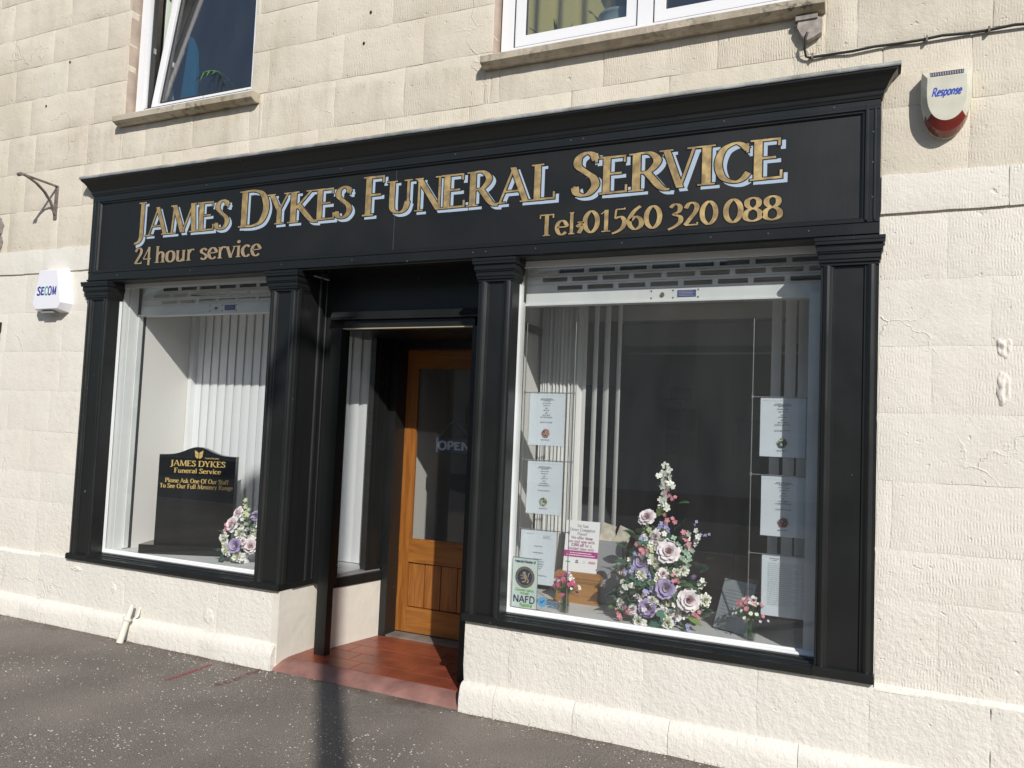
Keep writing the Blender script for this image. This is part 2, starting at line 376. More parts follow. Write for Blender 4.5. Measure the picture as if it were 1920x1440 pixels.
# ------------------------------------------------------------------ stroke lettering
# v: stem (x,y0,y1,wscale,serif_bottom,serif_top)  d: diagonal (x0,y0,x1,y1,'T'|'t',s0,s1)  h: arm (x0,x1,y,tick0,tick1)  c: curve pts [closed]  o: dot
G = {}
def g(ch, w, *st): G[ch] = (w, st)
V = lambda x, y0=0, y1=1, w=1, sb=1, st=1: ('v', x, y0, y1, w, sb, st)
D = lambda x0, y0, x1, y1, w='T', s0=0, s1=0: ('d', x0, y0, x1, y1, w, s0, s1)
H = lambda x0, x1, y, t0=0, t1=0: ('h', x0, x1, y, t0, t1)
Cc = lambda *p, cl=False: ('c', p, cl)
O = lambda x, y, r=.085: ('o', x, y, r)
g('A', .78, D(.06, 0, .40, 1, 't', 1, 0), D(.38, 1, .72, 0, 'T', 0, 1), H(.17, .58, .33))
g('B', .62, V(.12), Cc((.12, .98), (.36, .97), (.50, .77), (.36, .55), (.12, .53)), Cc((.12, .53), (.40, .53), (.57, .29), (.40, .03), (.12, .02)))
g('C', .72, Cc((.67, .80), (.55, .94), (.40, .98), (.18, .84), (.09, .50), (.18, .16), (.40, .02), (.57, .06), (.69, .22)), ('v', .67, .72, .95, .35, 0, 0))
g('D', .78, V(.14), Cc((.10, .975), (.38, .98), (.60, .86), (.70, .50), (.60, .14), (.38, .02), (.10, .025)))
g('E', .62, V(.14), H(.12, .54, .97, 0, -.16), H(.12, .46, .53, 0, 0), H(.12, .58, .03, 0, .18))
g('F', .58, V(.14), H(.12, .54, .97, 0, -.16), H(.12, .46, .52, 0, 0))
g('J', .40, V(.24, .02, 1, 1, 0, 1), Cc((.24, .10), (.225, -.06), (.14, -.17), (-.02, -.22)))
g('K', .76, V(.14), D(.20, .44, .60, 1, 't', 0, 1), Cc((.26, .58), (.40, .36), (.56, .12), (.66, .01), (.78, -.02)))
g('L', .58, V(.14), H(.12, .56, .03, 0, .18))
g('M', .92, D(.10, 0, .16, 1, 't', 1, 0), D(.16, 1, .46, .02, 'T', 0, 0), D(.46, .02, .76, 1, 't', 0, 0), D(.76, 1, .82, 0, 'T', 0, 1), H(.04, .16, .975), H(.76, .88, .975))
g('N', .80, V(.13, 0, 1, .4, 1, 1), D(.12, 1, .68, 0, 'T', 0, 0), V(.69, 0, 1, .4, 0, 1))
g('O', .80, Cc((.40, .98), (.18, .86), (.09, .50), (.18, .14), (.40, .02), (.62, .14), (.71, .50), (.62, .86), cl=True))
g('P', .60, V(.14), Cc((.12, .975), (.38, .97), (.53, .74), (.38, .47), (.12, .46)))
g('Q', .80, Cc((.40, .98), (.18, .86), (.09, .50), (.18, .14), (.40, .02), (.62, .14), (.71, .50), (.62, .86), cl=True), D(.45, .15, .75, -.15, 'T'))
g('R', .70, V(.14), Cc((.12, .975), (.38, .97), (.53, .75), (.38, .50), (.14, .48)), Cc((.32, .50), (.44, .30), (.56, .10), (.66, 0), (.76, -.02)))
g('S', .52, Cc((.44, .80), (.38, .93), (.26, .98), (.12, .88), (.11, .70), (.26, .54), (.40, .40), (.44, .22), (.34, .06), (.22, .02), (.10, .08), (.06, .22)), ('v', .45, .74, .95, .35, 0, 0), ('v', .055, .06, .24, .35, 0, 0))
g('T', .66, V(.33, 0, .99, 1, 1, 0), H(.05, .61, .97, -.16, -.16))
g('U', .78, V(.16, .25, 1, 1, 0, 1), Cc((.16, .34), (.19, .12), (.36, .02), (.53, .10), (.60, .34)), V(.61, .30, 1, .45, 0, 1))
g('V', .76, D(.10, 1, .40, 0, 'T', 1, 0), D(.40, 0, .68, 1, 't', 0, 1))
g('W', 1.05, D(.08, 1, .32, 0, 'T', 1, 0), D(.32, 0, .52, 1, 't'), D(.50, 1, .74, 0, 'T'), D(.74, 0, .96, 1, 't', 0, 1))
g('I', .30, V(.15))
g('G', .76, Cc((.67, .80), (.55, .94), (.40, .98), (.18, .84), (.09, .50), (.18, .16), (.40, .02), (.64, .12)), V(.64, .05, .42, .8, 0, 1), ('v', .67, .72, .95, .35, 0, 0))
g('H', .80, V(.14), V(.64), H(.14, .64, .52))
g('Y', .74, D(.08, 1, .36, .45, 'T', 1, 0), D(.38, .45, .66, 1, 't', 0, 1), V(.37, 0, .48, 1, 1, 0))
xh = .66
g('a', .50, Cc((.08, .54), (.20, .65), (.35, .58), (.36, .36)), V(.36, .03, .48, .8, 0, 0), Cc((.36, .38), (.18, .35), (.07, .18), (.16, .02), (.35, .11)), H(.36, .46, .02))
g('b', .54, V(.11, 0, 1, .8, 0, .6), Cc((.11, .50), (.28, .65), (.46, .46), (.44, .16), (.28, .01), (.11, .1)))
g('c', .46, Cc((.40, .54), (.26, .65), (.10, .50), (.07, .30), (.14, .08), (.28, .01), (.41, .12)))
g('d', .56, V(.43, 0, 1, .8, .5, .6), Cc((.43, .50), (.28, .65), (.10, .48), (.10, .16), (.26, .01), (.43, .12)))
g('e', .50, Cc((.08, .36), (.43, .38), (.38, .57), (.26, .65), (.12, .55), (.07, .33), (.14, .09), (.28, .01), (.42, .12)))
g('f', .34, V(.15, 0, .74, .8, .8, 0), Cc((.15, .70), (.17, .93), (.28, .99), (.37, .93)), H(.04, .30, .63))
g('g', .50, Cc((.24, .65), (.09, .52), (.11, .30), (.24, .24), (.38, .34), (.38, .54), cl=True), Cc((.17, .26), (.10, .14), (.26, .08), (.42, .02), (.42, -.14), (.24, -.24), (.07, -.15), (.12, .02)), H(.36, .48, .60))
g('h', .56, V(.12, 0, 1, .8, .8, .6), Cc((.12, .46), (.28, .64), (.42, .54), (.43, .3)), V(.43, 0, .40, .8, .8, 0))
g('i', .26, V(.13, 0, .65, .8, .8, .6), O(.13, .88))
g('k', .54, V(.12, 0, 1, .8, .8, .6), D(.16, .28, .40, .65, 't', 0, .6), D(.22, .36, .46, 0, 'T', 0, .6))
g('l', .27, V(.13, 0, 1, .8, .8, .6))
g('m', .84, V(.12, 0, .65, .8, .8, .6), Cc((.12, .46), (.26, .64), (.39, .54), (.40, .3)), V(.40, 0, .40, .8, .8, 0), Cc((.40, .46), (.54, .64), (.68, .54), (.69, .3)), V(.69, 0, .40, .8, .8, 0))
g('n', .56, V(.12, 0, .65, .8, .8, .6), Cc((.12, .46), (.28, .64), (.42, .54), (.43, .3)), V(.43, 0, .40, .8, .8, 0))
g('o', .52, Cc((.26, .65), (.11, .55), (.07, .33), (.11, .11), (.26, .01), (.41, .11), (.45, .33), (.41, .55), cl=True))
g('p', .54, V(.12, -.28, .65, .8, .8, .6), Cc((.12, .50), (.28, .65), (.45, .48), (.44, .16), (.28, .01), (.12, .1)))
g('r', .42, V(.13, 0, .65, .8, .8, .6), Cc((.13, .44), (.22, .60), (.32, .65), (.40, .60)))
g('s', .40, Cc((.34, .53), (.22, .65), (.08, .55), (.10, .42), (.26, .31), (.35, .17), (.22, .01), (.06, .10)))
g('t', .36, V(.15, .12, .86, .8, 0, 0), Cc((.15, .2), (.17, .04), (.27, .01), (.35, .08)), H(.04, .32, .63))
g('u', .56, V(.12, .18, .65, .8, 0, .6), Cc((.12, .26), (.15, .06), (.28, .01), (.43, .16)), V(.43, 0, .65, .8, .5, .6))
g('v', .50, D(.06, .65, .26, 0, 'T', .7, 0), D(.26, 0, .44, .65, 't', 0, .7))
g('w', .74, D(.05, .65, .23, 0, 'T', .7, 0), D(.23, 0, .37, .65, 't'), D(.36, .65, .54, 0, 'T'), D(.54, 0, .69, .65, 't', 0, .7))
g('y', .50, D(.06, .65, .27, .02, 'T', .7, 0), D(.10, -.28, .44, .65, 't', 0, .7))
g('0', .56, Cc((.28, .98), (.12, .80), (.07, .50), (.12, .20), (.28, .02), (.44, .20), (.49, .50), (.44, .80), cl=True))
g('1', .40, V(.22, 0, .98, .85, 1, 0), D(.05, .80, .22, .97, 't'))
g('2', .52, Cc((.07, .76), (.16, .94), (.30, .98), (.42, .84), (.38, .60), (.20, .28), (.06, .04)), H(.06, .47, .04, 0, .10))
g('3', .50, Cc((.08, .84), (.22, .98), (.38, .88), (.36, .66), (.20, .54), (.40, .42), (.40, .20), (.24, .02), (.02, -.10)))
g('4', .56, V(.38, -.10, 1, .85, 0, 0), D(.05, .30, .38, 1, 't'), H(.05, .52, .28))
g('5', .50, H(.14, .44, .96, 0, .05), D(.14, .96, .11, .56, 't'), Cc((.11, .56), (.30, .62), (.42, .42), (.36, .14), (.20, -.02), (.02, -.10)))
g('6', .54, Cc((.42, 1.02), (.22, .82), (.09, .52), (.09, .22), (.26, .02), (.44, .16), (.44, .42), (.28, .58), (.10, .40)))
g('8', .54, Cc((.27, .98), (.12, .88), (.12, .66), (.27, .53), (.42, .66), (.42, .88), cl=True), Cc((.27, .53), (.09, .40), (.08, .14), (.27, .02), (.46, .14), (.45, .40), cl=True))
g('?', .46, Cc((.07, .80), (.18, .97), (.36, .92), (.38, .70), (.24, .50), (.22, .28)), O(.22, .06))
g('\u00a3', .58, Cc((.48, .82), (.36, .98), (.20, .90), (.17, .62), (.19, .30), (.08, .05)), H(.06, .52, .04, 0, .1), H(.07, .40, .50))
g(':', .24, Cc((.05, .52), (.20, .50), (.06, .34), (.19, .28), (.10, .02)), H(.04, .16, .52))
g('-', .36, H(.05, .3, .34)); g('.', .2, O(.1, .06)); g(' ', .32)

def catmull(pts, closed, n=5):
    out = []; N = len(pts); rng_ = range(N if closed else N-1)
    P = lambda i: pts[i % N] if closed else pts[max(0, min(N-1, i))]
    for i in rng_:
        p0, p1, p2, p3 = P(i-1), P(i), P(i+1), P(i+2)
        for k in range(n):
            t = k/n
            out.append(tuple(.5*(2*b+(c-a)*t+(2*a-5*b+4*c-d)*t*t+(3*b-a-3*c+d)*t**3) for a, b, c, d in zip(p0, p1, p2, p3)))
    out.append(out[0] if closed else tuple(pts[-1])); return out

def glyph_polys(ch, T, t, serif, ex=0., seg=5):
    """polygons (list of loops) in glyph units; ex widens every edge by ex"""
    w, sts = G[ch]; out = []
    hw = T*.5+.075
    def rect(x0, x1, y0, y1): out.append([(x0-ex, y0-ex), (x1+ex, y0-ex), (x1+ex, y1+ex), (x0-ex, y1+ex)])
    def slab(x, y, top, k):
        h = (T*.5+.07)*k; th = t*.75
        if top: rect(x-h, x+h, y-th, y)
        else: rect(x-h, x+h, y, y+th)
    for s in sts:
        if s[0] == 'v':
            _, x, y0, y1, ws, sb, st = s; h = max(T*ws, t*.9)/2 if serif else T/2
            if not serif and ws < .4: continue
            rect(x-h, x+h, y0, y1)
            if serif and sb: slab(x, y0, False, sb if ws > .6 else .8*sb)
            if serif and st: slab(x, y1, True, st if ws > .6 else .8*st)
        elif s[0] == 'd':
            _, x0, y0, x1, y1, k, s0, s1 = s
            dx, dy = x1-x0, y1-y0; ww = (T if k == 'T' else t*1.15)
            if not serif: ww = T
            ln = math.hypot(dx, dy); h = ww*.5*ln/max(abs(dy), .25)*.94+ex*ln/max(abs(dy), .25)
            ey = ex if dy > 0 else -ex
            ax, ay = x0-dx/dy*ey if abs(dy) > .01 else x0, y0-ey
            bx, by = x1+dx/dy*ey if abs(dy) > .01 else x1, y1+ey
            out.append([(ax-h, ay), (ax+h, ay), (bx+h, by), (bx-h, by)])
            if serif and s0: slab(x0, y0, dy < 0, s0)
            if serif and s1: slab(x1, y1, dy > 0, s1)
        elif s[0] == 'h':
            _, x0, x1, y, t0, t1 = s; th = (t if serif else T)/2
            yy = y
            if not serif: yy = min(max(y, th), 1-th) if y > .8 or y < .1 else y
            rect(x0, x1, yy-th, yy+th)
            if serif:
                for x, tk in ((x0, t0), (x1, t1)):
                    if tk:
                        a, b = sorted((yy, yy+tk)); q = t*.9
                        rect(x-(q if x == x1 else 0), x+(q if x == x0 else 0), a, b)
        elif s[0] == 'c':
            _, pts, cl = s; pp = catmull(list(pts), cl, seg); L, Rr = [], []
            n = len(pp)
            for i, p in enumerate(pp):
                a = pp[(i-1) % (n-1)] if cl else pp[max(0, i-1)]; b = pp[(i+1) % (n-1)] if cl else pp[min(n-1, i+1)]
                dx, dy = b[0]-a[0], b[1]-a[1]; ln = math.hypot(dx, dy) or 1
                k = abs(dy)/ln; wd = (t+(T*1.02-t)*k**1.5) if serif else T
                h = wd/2+ex; nx, ny = -dy/ln, dx/ln
                if not cl and ex and i in (0, n-1):
                    q = -1 if i == 0 else 1; p = (p[0]+q*dx/ln*ex, p[1]+q*dy/ln*ex)
                L.append((p[0]+nx*h, p[1]+ny*h)); Rr.append((p[0]-nx*h, p[1]-ny*h))
            out.append(('strip', L, Rr))
        elif s[0] == 'o':
            _, x, y, r = s; r = max(r, T*.6)+ex
            out.append([(x+r*math.cos(k*math.pi/4), y+r*math.sin(k*math.pi/4)) for k in range(8)])
    return out

def put_glyph(mb, ch, x, z, sx, sz, y, T=.16, t=.06, serif=True, ex=0., mi=0, shear=0., dy=-.00006, k0=0, seg=5):
    """paint a glyph in the local XZ plane, facing -Y"""
    k = k0
    for pl in glyph_polys(ch, T, t, serif, ex, seg):
        yy = y+dy*k; k += 1
        q = lambda p: (x+p[0]*sx+shear*p[1]*sz, yy, z+p[1]*sz)
        if isinstance(pl, tuple):
            _, L, Rr = pl; n = len(L); vs = [q(p) for p in L]+[q(p) for p in Rr]
            fs = [(i, i+1, n+i+1, n+i) for i in range(n-1)]
            mb.add(vs, fs, mi)
        else: mb.add([q(p) for p in pl], [tuple(range(len(pl)))], mi)
    return k
def text_width(s, track=0.): return sum(G[c][0]+track for c in s)
def put_text(mb, s, x0, x1, z, h, y, centre=None, **kw):
    """fit string s between x0 and x1 with cap height h; returns nothing"""
    tr = kw.pop('track', 0.); W = text_width(s, tr); sx = (x1-x0)/W; x = x0; k = 0
    for c in s:
        if c != ' ': k = put_glyph(mb, c, x, z, sx, h, y, k0=k % 40, **kw)
        x += (G[c][0]+tr)*sx

# ================================================================== SETTING
WALL = .03           # wall face
# pavement, road
mb = MB()
nx, ny = 150, 60
X0, X1, Y0, Y1 = -10.5, 4., -3.9, .12
vs = []; fs = []
for j in range(ny+1):
    for i in range(nx+1):
        x = X0+(X1-X0)*i/nx; y = Y0+(Y1-Y0)*j/ny
        vs.append((x, y, .004*noise.noise(Vector((x*1.3, y*1.3, 0)))+.002*noise.noise(Vector((x*6, y*6, 3)))-.004+.006*max(0, (y+.25)/.4)))
for j in range(ny):
    for i in range(nx): a = j*(nx+1)+i; fs.append((a, a+1, a+nx+2, a+nx+1))
mb.add(vs, fs, 0, True)
mb.box(-60, X0, -3.9, .12, -.2, -.003); mb.box(X1, 60, -3.9, .12, -.2, -.003); mb.box(-60, 60, -6.5, -3.9, -.2, -.003)
struct(mb.build('pavement', ASPH))
mb = MB(); mb.box(-60, 60, -6.65, -6.5, -.3, .0); struct(mb.build('kerb', mat('granite kerb', (.26, .25, .24), .8, var=.3, vscale=8)))
mb = MB(); mb.add([(-250, -250, -.12), (250, -250, -.12), (250, -6.65, -.12), (-250, -6.65, -.12)], [(0, 1, 2, 3)])
struct(mb.build('road', mat('road asphalt', (.055, .055, .055), .85, bump=.5, bscale=80)))
# pale stone chippings rolled into the asphalt, too many to count
mb = MB(); rnd = random.Random(5)
for i in range(22000):
    x = rnd.uniform(-7.6, 1.0); y = rnd.uniform(-2.6, .03)
    d = noise.noise(Vector((x*1.1, y*1.6, 9)))
    if rnd.random() > .42+.8*d: continue
    if y > -.02 and -3.3 < x < -2.0: continue
    r_ = rnd.choice((.0016, .0020, .0026, .0032, .0038, .005)) * rnd.uniform(.8, 1.25); a0 = rnd.uniform(0, 6.3); st = rnd.uniform(.55, 1)
    z0 = .004*noise.noise(Vector((x*1.3, y*1.3, 0)))+.002*noise.noise(Vector((x*6, y*6, 3)))-.004+.006*max(0, (y+.25)/.4)+.0012
    tx, ty = rnd.uniform(-.25, .25), rnd.uniform(-.25, .25); n_ = rnd.choice((4, 5, 6)); pv = []
    for k in range(n_):
        a = a0+2*math.pi*k/n_+rnd.uniform(-.25, .25); dx = r_*math.cos(a); dyy = r_*st*math.sin(a); pv.append((x+dx, y+dyy, z0+tx*dx+ty*dyy))
    mb.add(pv, [tuple(range(n_))], 0 if rnd.random() < .72 else 1)
    # a thin skirt gives each chip its edge
    o = len(mb.v)-n_; mb.add([(p[0], p[1], z0-.004) for p in pv], [], 0)
    for k in range(n_): mb.f.append((o+k, o+(k+1) % n_, o+n_+(k+1) % n_, o+n_+k)); mb.mi.append(0); mb.sm.append(False)
o = mb.build('pavement_chippings', [mat('pale quartz chipping', (.66, .62, .56), .5), mat('buff chipping', (.33, .28, .22), .7)])
tag(o, 'pale stone chippings scattered through the dark pavement asphalt', 'chippings', kind='stuff')
# wind-blown grit and dead leaf crumbs along the wall foot
mb = MB()
for i in range(2600):
    x = rnd.uniform(-7.0, 1.4); dd = abs(rnd.gauss(0, .045))
    if -3.3 < x < -2.0: continue
    y = -.045-dd; r_ = rnd.uniform(.0015, .0045); a = rnd.uniform(0, 6.3); zz = .006*max(0, (y+.25)/.4)+rnd.uniform(0, .002)
    c_, s_ = math.cos(a)*r_, math.sin(a)*r_
    mb.add([(x-c_, y-s_, zz), (x+s_*.5, y-c_*.5, zz+.003), (x+c_, y+s_, zz+.001), (x-s_*.5, y+c_*.5, zz+.004)], [(0, 1, 2, 3)], rnd.choice((0, 0, 1, 2)))
o = mb.build('wall_foot_grit', [mat('brown grit', (.06, .038, .024), .9), mat('tan grit', (.22, .15, .09), .9), mat('pale grit', (.4, .36, .3), .8)])
tag(o, 'brown grit and leaf crumbs gathered along the foot of the wall', 'grit', kind='stuff')
# sprayed survey lines
def ground_z(x, y): return .004*noise.noise(Vector((x*1.3, y*1.3, 0)))+.002*noise.noise(Vector((x*6, y*6, 3)))-.004+.006*max(0, (y+.25)/.4)
def spray(pts, w, name, mt, gap):
    mb = MB()
    for (ax, ay), (bx, by) in zip(pts[:-1], pts[1:]):
        n_ = 46
        for i in range(n_):
            for j in range(5):
                if rnd.random() < gap: continue
                t0 = i/n_; x = ax+(bx-ax)*t0+(j-2)*w/5+rnd.uniform(-.002, .002); y = ay+(by-ay)*t0+rnd.uniform(-.003, .003); r_ = rnd.uniform(.35, .75)*w/4
                z = ground_z(x, y)+.0022
                mb.add([(x+r_*math.cos(k*1.05), y+r_*1.6*math.sin(k*1.05), z) for k in range(6)], [tuple(range(6))])
    return struct(mb.build(name, mt))
SPR = mat('faded red spray paint', (.30, .085, .075), .85)
spray([(-3.665, -.47), (-3.665, -.12)], .030, 'spray_line', SPR, .40)
spray([(-3.36, -.40), (-3.345, -.05)], .045, 'spray_line', mat('worn red spray paint', (.19, .085, .072), .85), .78)

# building ---------------------------------------------------------
B = thing('stone_building', 'cream painted sandstone building with tooled blocks above and around the black shop front', 'building', (-2.6, 0, 0))
def stone(x0, x1, z0, z1, y, mt, name='stone_block', depth=.07, joint=.0024, amp=.0011, rr=None):
    """one ashlar block: slightly uneven face, chamfered worn arrises"""
    rr = rr or random; j = joint*rr.uniform(.55, 1.3); x0 += j; x1 -= j; z0 += j*.8; z1 -= j*.8
    if x1-x0 < .02 or z1-z0 < .02: return
    nx = max(4, min(14, int((x1-x0)/.055))); nz_ = max(3, min(7, int((z1-z0)/.045))); off = rr.uniform(-.0005, .0005)
    c = .008 if mt is STONE_UP else .020; vs = []; sd = rr.uniform(0, 99)
    for k in range(nz_+1):
        for i in range(nx+1):
            x = x0+(x1-x0)*i/nx; z = z0+(z1-z0)*k/nz_
            if i == 1: x = x0+c
            if i == nx-1: x = x1-c
            if k == 1: z = z0+c
            if k == nz_-1: z = z1-c
            e = (i in (0, nx)) or (k in (0, nz_))
            q = Vector((x*5, z*5, sd)); dy = amp*noise.noise(q)+off
            if e:
                dy += .0019 if mt is STONE_UP else .0017; x += .0060*noise.noise(Vector((x*7, z*11, 7+sd)))+.0042*noise.noise(Vector((x*22, z*22, sd))); z += .0056*noise.noise(Vector((x*6, z*9, 17+sd)))+.0042*noise.noise(Vector((x*22, z*22, 5+sd))); dy += .0012*noise.noise(Vector((x*8, z*8, sd+30)))
            vs.append((x, y+dy, z))
    m_ = MB(); W = nx+1
    fs = [(a*W+i, a*W+i+1, (a+1)*W+i+1, (a+1)*W+i) for a in range(nz_) for i in range(nx)]
    m_.add(vs, fs, 0, True)
    ring = [i for i in range(nx+1)]+[a*W+nx for a in range(1, nz_+1)]+[nz_*W+i for i in range(nx-1, -1, -1)]+[a*W for a in range(nz_-1, 0, -1)]
    n_ = len(ring); a0 = len(m_.v); m_.v += [vs[i] for i in ring]; b0 = a0+n_; m_.v += [(vs[i][0], y+depth, vs[i][2]) for i in ring]
    for q in range(n_):
        m_.f.append((a0+q, b0+q, b0+(q+1) % n_, a0+(q+1) % n_)); m_.mi.append(0); m_.sm.append(False)
    return m_.build(name, mt, B)

HOLES = [(-5.205, 0.003, .45, 3.205), (-4.985, -3.79, 3.575, 5.3), (-2.01, -.285, 3.53, 5.3), (-3.285, -2.005, -.1, .45)]
SILLS = [(-5.01, -3.712, 3.572, 3.636), (-2.05, -.244, 3.526, 3.590)]
courses = [.447, .835, 1.05, 1.348, 1.647, 1.943, 2.242, 2.543, 2.72, 3.033, 3.338, 3.64, 3.925, 4.185, 4.45, 4.75, 5.05, 5.35]
known = {  # vertical joints seen in the photograph, by course floor
    3.64: [-6.039, -5.31], 3.338: [-6.275, -5.95, -3.68, -2.59, -1.342, -.106], 3.033: [-5.38, -3.782, -2.141, -.387, .36],
    3.925: [-6.25, -5.63], 4.185: [-6.3], 4.45: [-6.33, -5.643], 1.348: [-6.04, -5.56], 1.05: [-6.5, -5.75], .835: [-5.6], .447: [-5.62, .25],
    1.943: [.438], 1.647: [.217], 2.242: [-5.93, .27], 2.543: [.50, -5.75], 2.72: [-5.62, .35]}
known[3.64] += [-2.47, -3.05]
rs = random.Random(3)
XL, XR = -10.0, 3.4
for ci in range(len(courses)-1):
    z0, z1 = courses[ci], courses[ci+1]
    js = sorted(known.get(z0, []))
    xs = [XL]+js+[XR]; cuts = [XL]
    for a, b in zip(xs[:-1], xs[1:]):
        L = b-a; n_ = max(1, round(L/rs.uniform(.52, .72))); st = [a+L*(i+rs.uniform(-.13, .13))/n_ for i in range(1, n_)]
        cuts += st+[b]
    mt = STONE_UP if z0 > 2.7 else STONE_LO
    for a, b in zip(cuts[:-1], cuts[1:]):
        pieces = [(a, b, z0, z1)]
        for hx0, hx1, hz0, hz1 in HOLES+SILLS:
            nxt = []
            for (pa, pb, pz0, pz1) in pieces:
                if pb <= hx0 or pa >= hx1 or pz1 <= hz0 or pz0 >= hz1: nxt.append((pa, pb, pz0, pz1)); continue
                if pa < hx0: nxt.append((pa, hx0, pz0, pz1))
                if pb > hx1: nxt.append((hx1, pb, pz0, pz1))
                ma, mb_ = max(pa, hx0), min(pb, hx1)
                if pz0 < hz0: nxt.append((ma, mb_, pz0, hz0))
                if pz1 > hz1: nxt.append((ma, mb_, hz1, pz1))
            pieces = nxt
        for (pa, pb, pz0, pz1) in pieces:
            proud = -.012 if z0 == 2.543 else 0
            stone(pa, pb, pz0, pz1, WALL+proud, mt, joint=(.0018 if z0 > 2.6 else .0010), rr=rs)
# dado course under and beside the shop front, with sloped top ledge beyond the shop
for a, b in ((XL, -6.55), (-6.55, -5.9), (-5.9, -5.5), (-5.5, -4.62), (-4.62, -3.78), (-3.78, -3.285), (-2.005, -1.74), (-1.74, -1.02), (-1.02, -.485), (-.485, -.013), (-.013, .44), (.44, 1.15), (1.15, XR)):
    stone(a, b, .145, .447 if (b <= -5.1 or a >= -.05) else .464, .0, STONE_PL, joint=.0010, amp=.003, rr=rs)
for a, b in ((XL, -5.205), (.004, XR)): mb = MB(); mb.prism([(.0, .440), (.034, .468), (.05, .468), (.05, .440)], a, b, 'x'); mb.build('ledge', STONE_PL, B)
# plinth stones with a worn rounded top
def plinth(a, b):
    n_ = max(3, int((b-a)/.07)); prof = [(-.048, -.06), (-.047, .06), (-.043, .10), (-.033, .125), (-.018, .142), (-.002, .150), (.05, .152)]
    vs = []; sd = rs.uniform(0, 50)
    for i in range(n_+1):
        x = a+.0012+(b-a-.0024)*i/n_; e = .003 if i in (0, n_) else 0
        for k, (y, z) in enumerate(prof):
            d = .010*noise.noise(Vector((x*3, z*6, sd)))+.006*noise.noise(Vector((x*13, z*13, sd)))
            vs.append((x, y+e+d*(1 if k < 6 else 0), z+(d*.8 if k > 1 else 0)))
    W = len(prof); m_ = MB()
    m_.add(vs, [(i*W+k, (i+1)*W+k, (i+1)*W+k+1, i*W+k+1) for i in range(n_) for k in range(W-1)], 0, True)
    for i in (0, n_): m_.add([vs[i*W+k] for k in range(W)]+[(vs[i*W][0], .05, -.06)], [tuple(range(W+1)) if i == 0 else tuple(range(W, -1, -1))])
    m_.build('plinth_stone', STONE_PL, B)
px = [XL, -6.6, -5.62, -4.9, -4.55, -3.87, -3.285]
for a, b in zip(px[:-1], px[1:]): plinth(a, b)
px = [-2.005, -1.80, -1.36, -.88, -.30, .43, 1.1, XR]
for a, b in zip(px[:-1], px[1:]): plinth(a, b)
# wall core behind the blocks = painted joints
def core(mt, rects, name):
    for (a, b, z0, z1, y) in rects: m_ = MB(); m_.box(a, b, y, y+.25, z0, z1); m_.build(name, mt, B)
y_ = WALL+.0027; yu = WALL+.0034
core(MORTAR_LO, [(XL, -5.2, -.1, 2.715, y_), (0, XR, -.1, 2.715, y_), (-5.2, -3.29, -.1, .462, .0040), (-2.0, 0, -.1, .462, .0040)], 'lower_wall_core')
core(MORTAR_UP, [(XL, -5.2, 2.715, 5.4, yu), (0, XR, 2.715, 5.4, yu), (-5.2, 0, 3.2, 3.57, yu), (-5.2, -4.99, 3.57, 5.4, yu), (-3.785, -2.015, 3.57, 5.4, yu), (-.28, 0, 3.57, 5.4, yu)], 'upper_wall_core')
# rubble patch where plaster broke by the right edge
def lump(cx, cz, rx, rz, y, mt, seed, h=.012, name='render_patch'):
    m_ = MB(); n_ = 22; rings = 5; vs = [(cx, y-h*.5, cz)]
    for r_ in range(1, rings+1):
        for k in range(n_):
            a = 2*math.pi*k/n_; w = 1+.28*noise.noise(Vector((math.cos(a)*1.6, math.sin(a)*1.6, seed)))
            f = r_/rings; d = h*(1-f**2)*(.45+1.5*noise.noise(Vector((math.cos(a)*f*2.4, math.sin(a)*f*2.4, seed+4))))
            vs.append((cx+rx*f*w*math.cos(a), y-max(d, -.003)+(.008 if r_ == rings else 0), cz+rz*f*w*math.sin(a)))
    fs = [(0, 1+k, 1+(k+1) % n_) for k in range(n_)]
    for r_ in range(rings-1):
        for k in range(n_): fs.append((1+r_*n_+k, 1+(r_+1)*n_+k, 1+(r_+1)*n_+(k+1) % n_, 1+r_*n_+(k+1) % n_))
    m_.add(vs, [tuple(reversed(f)) for f in fs], 0, True); return m_.build(name, mt, B)
lump(.485, 1.94, .034, .055, WALL, STONE_LO, 3, .014); lump(.482, 1.76, .034, .085, WALL, STONE_LO, 8, .015)
lump(-4.72, .31, .03, .04, 0, STONE_PL, 21, .006); lump(-3.85, .24, .05, .055, 0, STONE_PL, 25, .006)
lump(-5.1, .40, .07, .02, 0, STONE_PL, 41, .008)
BARE = mat('bare grey-brown stone', (.30, .245, .225), .9, var=.3, vscale=20, bump=.6, bscale=60)
m_ = MB()
for (cx, cz, rx, rz, sd) in ((-6.31, 2.93, .05, .07, 2), (-6.30, 2.80, .045, .075, 6)):
    n_ = 26
    m_.add([(cx+rx*math.cos(2*math.pi*k/n_)*(1+.4*noise.noise(Vector((math.cos(k*.24)*2, math.sin(k*.24)*2, sd)))), WALL-.0045, cz+rz*math.sin(2*math.pi*k/n_)*(1+.4*noise.noise(Vector((math.sin(k*.24)*2, math.cos(k*.24)*2, sd))))) for k in range(n_)], [tuple(range(n_))])
m_.build('bare_patch', BARE, B)
# small drilled holes
m_ = MB()
for x, z in ((-2.86, 4.03), (-2.90, 3.84), (-5.86, 3.85), (-5.62, 4.16)):
    m_.prism([(x+.008*math.cos(k*.785), z+.010*math.sin(k*.785)) for k in range(8)], WALL-.004, WALL+.003, 'y')
m_.build('drilled_hole', DARK, B)
